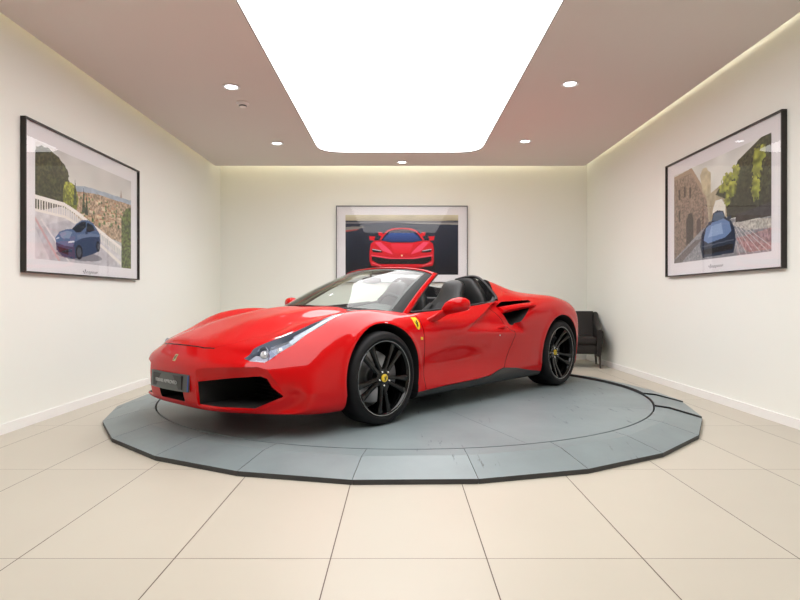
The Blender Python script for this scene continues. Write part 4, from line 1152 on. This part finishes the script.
# blue car
B1, B2, B3 = (.34, .43, .57), (.19, .26, .38), (.08, .10, .15)
c.ell(.40, .93, .23, .045, (.52, .52, .55))
c.poly([(.165, .79), (.20, .735), (.26, .70), (.315, .685), (.36, .625), (.415, .578), (.475, .565), (.53, .585), (.575, .64), (.605, .68), (.613, .76), (.60, .85), (.55, .885), (.42, .94), (.33, .965), (.23, .955), (.175, .90)], B1)
c.poly([(.17, .835), (.235, .85), (.32, .855), (.345, .80), (.42, .755), (.52, .72), (.605, .70), (.613, .76), (.60, .85), (.55, .885), (.42, .94), (.33, .965), (.23, .955), (.175, .90)], B2)
c.poly([(.315, .685), (.37, .628), (.42, .592), (.455, .588), (.452, .64), (.40, .70), (.36, .71)], (.10, .13, .18)); c.poly([(.465, .592), (.525, .605), (.55, .65), (.50, .678), (.455, .69)], (.09, .11, .16))
c.poly([(.20, .745), (.27, .71), (.32, .715), (.29, .78), (.22, .79)], (.50, .58, .69)); c.poly([(.36, .73), (.50, .69), (.60, .69), (.60, .71), (.48, .73), (.37, .77)], (.42, .50, .62))
c.ell(.385, .895, .036, .070, B3); c.ell(.385, .895, .022, .046, (.30, .32, .36)); c.ell(.585, .81, .022, .055, B3); c.ell(.587, .81, .012, .034, (.30, .32, .36))
c.poly([(.18, .865), (.285, .885), (.28, .935), (.20, .915)], B3); c.line((.285, .815), (.335, .80), .007, (.86, .89, .93)); c.line((.175, .80), (.195, .79), .006, (.8, .84, .9)); c.poly([(.445, .685), (.475, .68), (.475, .705), (.45, .71)], B2)
pic_l = c
# -- right wall: dark blue open car in an old street
c = Canvas(260, 170, (.80, .82, .80)); N1 = c.noise(9, 7, 11); N2 = c.noise(40, 26, 12); N3 = c.noise(100, 66, 14)
c.fill(c.Y < .6, (.86, .87, .85), (.82, .83, .80), N1, .06)
c.poly([(0, .02), (.23, .0), (.34, .20), (.43, .42), (.45, .80), (0, 1)], (.58, .51, .45), (.50, .44, .40), N3, .22)
for x, y in ((.06, .18), (.13, .17), (.20, .20), (.06, .42)): c.poly([(x, y), (x + .025, y), (x + .025, y + .12), (x, y + .12)], (.32, .28, .25))
c.poly([(0, .02), (.23, 0), (.34, .20), (.43, .42), (.43, .45), (.33, .26), (.22, .05), (0, .06)], (.66, .58, .50))
c.poly([(.16, .82), (.16, .55), (.19, .48), (.23, .48), (.25, .55), (.25, .78)], (.28, .25, .24)); c.poly([(.29, .76), (.29, .58), (.32, .55), (.34, .60), (.34, .74)], (.36, .31, .29))
c.poly([(.33, .12), (.36, .06), (.40, .06), (.42, .10), (.45, .13), (.45, .42), (.36, .30)], (.74, .70, .58), nz=N2, amt=.1)
c.poly([(.40, .36), (.58, .28), (.72, .30), (.70, .62), (.60, .62), (.60, .50), (.565, .43), (.50, .43), (.47, .52), (.47, .64), (.43, .64)], (.66, .62, .52), nz=N2, amt=.12)
c.poly([(.47, .64), (.47, .52), (.50, .44), (.56, .44), (.60, .50), (.60, .66)], (.88, .88, .84)); c.poly([(.46, .56), (.50, .55), (.51, .68), (.46, .68)], (.62, .56, .48))
m = c.inside([(.50, .37), (.58, .27), (.66, .26), (.72, .12), (.82, .06), (.92, 0), (1, 0), (1, .66), (.62, .64), (.60, .44)]); c.fill(m, (.26, .27, .18), (.20, .20, .16), N3, .40)
for q, (x, y, rx, ry) in enumerate([(.62, .26, .06, .07), (.66, .36, .05, .08), (.58, .33, .05, .06), (.70, .22, .04, .08), (.885, .22, .045, .16), (.875, .42, .04, .12), (.93, .14, .03, .08), (.62, .46, .03, .06)]):
    mm = ((c.X - x) / rx) ** 2 + ((c.Y - y) / ry) ** 2 < .6 + 1.1 * (N3 - .25); c.fill(mm, (.62, .63, .26), (.42, .46, .20), N2, .35)
c.poly([(0, 1), (0, .96), (.36, .68), (.62, .64), (1, .70), (1, 1)], (.55, .56, .58), nz=N3, amt=.16)
c.poly([(0, .97), (.28, .78), (.36, .78), (.10, 1), (0, 1)], (.42, .40, .40), nz=N3, amt=.1)
c.poly([(.66, .70), (.72, .66), (1, .72), (1, .80), (.80, .78)], (.70, .69, .66), nz=N3, amt=.2); c.poly([(.70, .84), (1, .80), (1, .98), (.80, .98)], (.62, .52, .52), nz=N3, amt=.2)
c.poly([(.70, .62), (1, .58), (1, .70), (.70, .69)], (.24, .23, .24), nz=N2, amt=.2)
for k in range(6): c.line((.66 + .02 * k, .72), (.74 + .06 * k, 1), .003, (.78, .77, .76))
c.poly([(.33, .86), (.345, .74), (.40, .66), (.46, .62), (.475, .55), (.52, .53), (.58, .55), (.60, .61), (.655, .66), (.69, .74), (.70, .86), (.68, .97), (.36, .98)], (.13, .18, .26))
c.poly([(.37, .80), (.40, .68), (.47, .635), (.585, .625), (.64, .67), (.66, .76), (.60, .81), (.42, .84)], (.42, .53, .70)); c.poly([(.42, .78), (.46, .67), (.56, .66), (.58, .77)], (.56, .66, .80))
c.poly([(.465, .62), (.485, .555), (.57, .555), (.595, .61), (.56, .63), (.50, .635)], (.30, .38, .48)); c.poly([(.36, .90), (.68, .88), (.67, .935), (.37, .95)], (.05, .06, .08)); c.line((.36, .865), (.68, .845), .006, (.32, .36, .42))
c.poly([(.42, .63), (.45, .62), (.455, .66), (.425, .66)], (.14, .19, .28)); c.poly([(.62, .61), (.66, .61), (.655, .65), (.62, .645)], (.14, .19, .28))
pic_r = c
# -- back wall: red car head-on on dark asphalt
c = Canvas(300, 170, (.13, .16, .21)); N1 = c.noise(12, 8, 21); N2 = c.noise(50, 30, 22); N3 = c.noise(150, 80, 24)
c.fill(c.Y > .1, (.17, .20, .27), (.07, .09, .13), N3, .28)
c.fill(c.Y < .105 - .02 * np.abs(c.X - .5), (.80, .78, .66), (.66, .63, .53), N1, .06)
c.poly([(0, .12), (.5, .095), (1, .11), (1, .15), (.5, .125), (0, .15)], (.42, .42, .44)); c.poly([(.45, .13), (1, .135), (1, .165), (.6, .145)], (.60, .60, .58))
c.poly([(0, .20), (.16, .19), (.17, .205), (.10, .24), (0, .26)], (.50, .50, .48)); c.poly([(0, .255), (.12, .235), (.10, .255), (0, .285)], (.62, .28, .28))
for k in range(7):
    x0 = .68 + .03 * k
    for q in range(10):
        t = q / 10; c.line((x0 + .12 * math.sin(t * 2.2), .25 + .7 * t), (x0 + .12 * math.sin((t + .1) * 2.2), .25 + .7 * (t + .1)), .003, (.09, .10, .14), asp=1.75)
for k in range(5): c.line((.02 + .03 * k, .4 + .08 * k), (.20, .30 + .05 * k), .003, (.09, .10, .14), asp=1.75)
R1, R2, R3, K = (.86, .10, .16), (.93, .30, .42), (.62, .05, .10), (.05, .05, .07)
c.poly([(.20, .92), (.21, .80), (.80, .80), (.80, .90), (.74, .93), (.26, .95)], (.03, .035, .05))
for s in (-1, 1):
    X = lambda x: .5 + s * (x - .5)
    c.poly([(X(.71), .29), (X(.705), .34), (X(.67), .37), (X(.66), .34), (X(.68), .285)], R1)
    c.poly([(X(.735), .36), (X(.79), .355), (X(.785), .42), (X(.745), .43)], R1); c.line((X(.70), .42), (X(.745), .40), .006, K, asp=1.75)
c.poly([(.30, .42), (.33, .33), (.37, .26), (.42, .225), (.50, .215), (.58, .225), (.63, .26), (.67, .33), (.70, .42)], R1)
c.poly([(.315, .425), (.345, .34), (.38, .275), (.43, .245), (.50, .235), (.57, .245), (.62, .275), (.655, .34), (.685, .425), (.60, .455), (.40, .455)], (.09, .12, .22))
c.poly([(.33, .425), (.36, .35), (.40, .30), (.60, .30), (.64, .35), (.67, .425), (.60, .448), (.40, .448)], (.24, .36, .62), (.14, .22, .42))
c.poly([(.215, .60), (.225, .48), (.26, .43), (.315, .43), (.40, .462), (.60, .462), (.685, .43), (.74, .43), (.775, .48), (.785, .60), (.785, .78), (.77, .85), (.62, .89), (.38, .89), (.23, .85), (.215, .78)], R1, (.74, .06, .12))
c.poly([(.26, .46), (.31, .45), (.40, .60), (.42, .66), (.33, .60)], R2); c.poly([(.74, .46), (.69, .45), (.60, .60), (.58, .66), (.67, .60)], R2)
c.poly([(.40, .48), (.60, .48), (.57, .64), (.43, .64)], (.90, .20, .28), R1)
for s in (-1, 1):
    X = lambda x: .5 + s * (x - .5)
    c.poly([(X(.235), .565), (X(.32), .595), (X(.33), .63), (X(.24), .625)], K); c.line((X(.24), .575), (X(.315), .60), .005, (.85, .86, .9), asp=1.75)
    c.poly([(X(.235), .68), (X(.33), .71), (X(.42), .735), (X(.42), .825), (X(.29), .82), (X(.235), .76)], K)
c.poly([(.42, .735), (.58, .735), (.58, .825), (.42, .825)], K); c.poly([(.23, .665), (.40, .715), (.60, .715), (.77, .665), (.77, .69), (.60, .738), (.40, .738), (.23, .69)], (.92, .30, .38))
c.line((.235, .80), (.32, .855), .006, (.95, .40, .45), asp=1.75); c.line((.765, .80), (.68, .855), .006, (.95, .40, .45), asp=1.75); c.line((.32, .855), (.68, .855), .006, R1, asp=1.75)
c.ell(.5, .68, .006, .013, (.95, .9, .7))
pic_b = c
fr_dark = mat('dark_wood_frame', (.020, .016, .013), rough=.35)
PW, PH = 2.13, 1.245
picture('framed_picture', pic_l, 2.02, 1.205, 1.70, .94, -.015, (WL, 5.62, 1.80), PI / 2, 'framed photograph of a blue coupe above a town on the left wall', .02, fr_dark)
picture('framed_picture', pic_r, 2.07, 1.25, 1.73, .965, .003, (WR, 5.745, 1.860), -PI / 2, 'framed photograph of a dark open car in an old street on the right wall', .02, fr_dark)
picture('framed_picture', pic_b, PW, PH, 1.83, .97, -.010, (.03, WB, 1.873), 0, 'framed photograph of a red car seen head-on, on the back wall behind the car', .016, mat('pewter_frame', (.10, .10, .11), rough=.35, metal=.6), sig=False)
# ---------------------------------------------------------------- armchair in the corner
ch = empty('armchair', (2.615, 8.88, 0), -.22); tag(ch, 'dark brown leather armchair in the back right corner behind the car', 'armchair')
LB = mat('dark_brown_leather', (.018, .0155, .014), rough=.45, spec=.35, bump=(60, .25, .004))
mb = MB(); mb.rbox((-.30, -.34, .20), (.30, .28, .34), .03, 3); mb.build('seat_base', LB, ch)
mb = MB(); mb.rbox((-.255, -.37, .33), (.255, .20, .445), .045, 4); mb.build('seat_cushion', LB, ch, smooth=60)
rows = []
for t in [i / 14 for i in range(15)]:
    z = .30 + .50 * t; lean = .10 * t; w = .285 - .02 * t; th = .075 - .02 * t
    if t > .9: th *= .75
    rows.append([Vector((x, .24 + lean + y, z)) for x, y in rounded([(-w, -th), (w, -th), (w, th), (-w, th)], .04, 4)])
mb = MB(); mb.grid(rows, closed_v=True); n = len(rows[0]); mb.f += [tuple(range(n)), tuple(14 * n + q for q in range(n))]; mb.m += [0, 0]
mb.build('backrest', LB, ch, smooth=50)
for s in (-1, 1):
    rows = []
    for t in [i / 16 for i in range(17)]:
        y = -.37 + .74 * t; top = .55 + .24 * (t ** 1.7); flare = .02; bot = .17 + .02 * t
        xi, xo = .25, .330 + flare * .3; c = []
        for (x, z) in rounded([(xi, bot), (xo - .03, bot), (xo + flare * .35, top - .04), (xo + flare * .2 - .02, top), (xi + .015, top), (xi, top - .06)], .028, 3): c.append(Vector((s * x, y, z)))
        rows.append(c)
    mb = MB(); mb.grid(rows, closed_v=True); n = len(rows[0]); mb.f += [tuple(range(n)), tuple(16 * n + q for q in range(n))]; mb.m += [0, 0]
    mb.build('armrest', LB, ch, smooth=50)
mb_l = mat('dark_chair_leg', (.05, .04, .035), rough=.4)
for x, y in ((-.29, -.31), (.29, -.31), (-.29, .28), (.29, .28)):
    mb = MB(); mb.tube([(x, y, .22), (x * 1.04, y * 1.04, 0)], [.019, .012], 10); mb.build('leg', mb_l, ch)
# ---------------------------------------------------------------- camera
cam = bpy.data.cameras.new('camera'); co_ = bpy.data.objects.new('camera', cam); COL.objects.link(co_)
cam.sensor_width = 36; cam.lens = 600 / 800 * 36; cam.clip_start = .05; cam.clip_end = 100
cam.shift_y = -2 / 800
co_.location = (0, 0, 1.0); co_.rotation_euler = (PI / 2, 0, 0)
SC.camera = co_
SC.view_settings.view_transform = 'Standard'; SC.view_settings.look = 'None'; SC.view_settings.gamma = 1
SC.view_settings.use_curve_mapping = False
SC.view_settings.exposure = 0.18
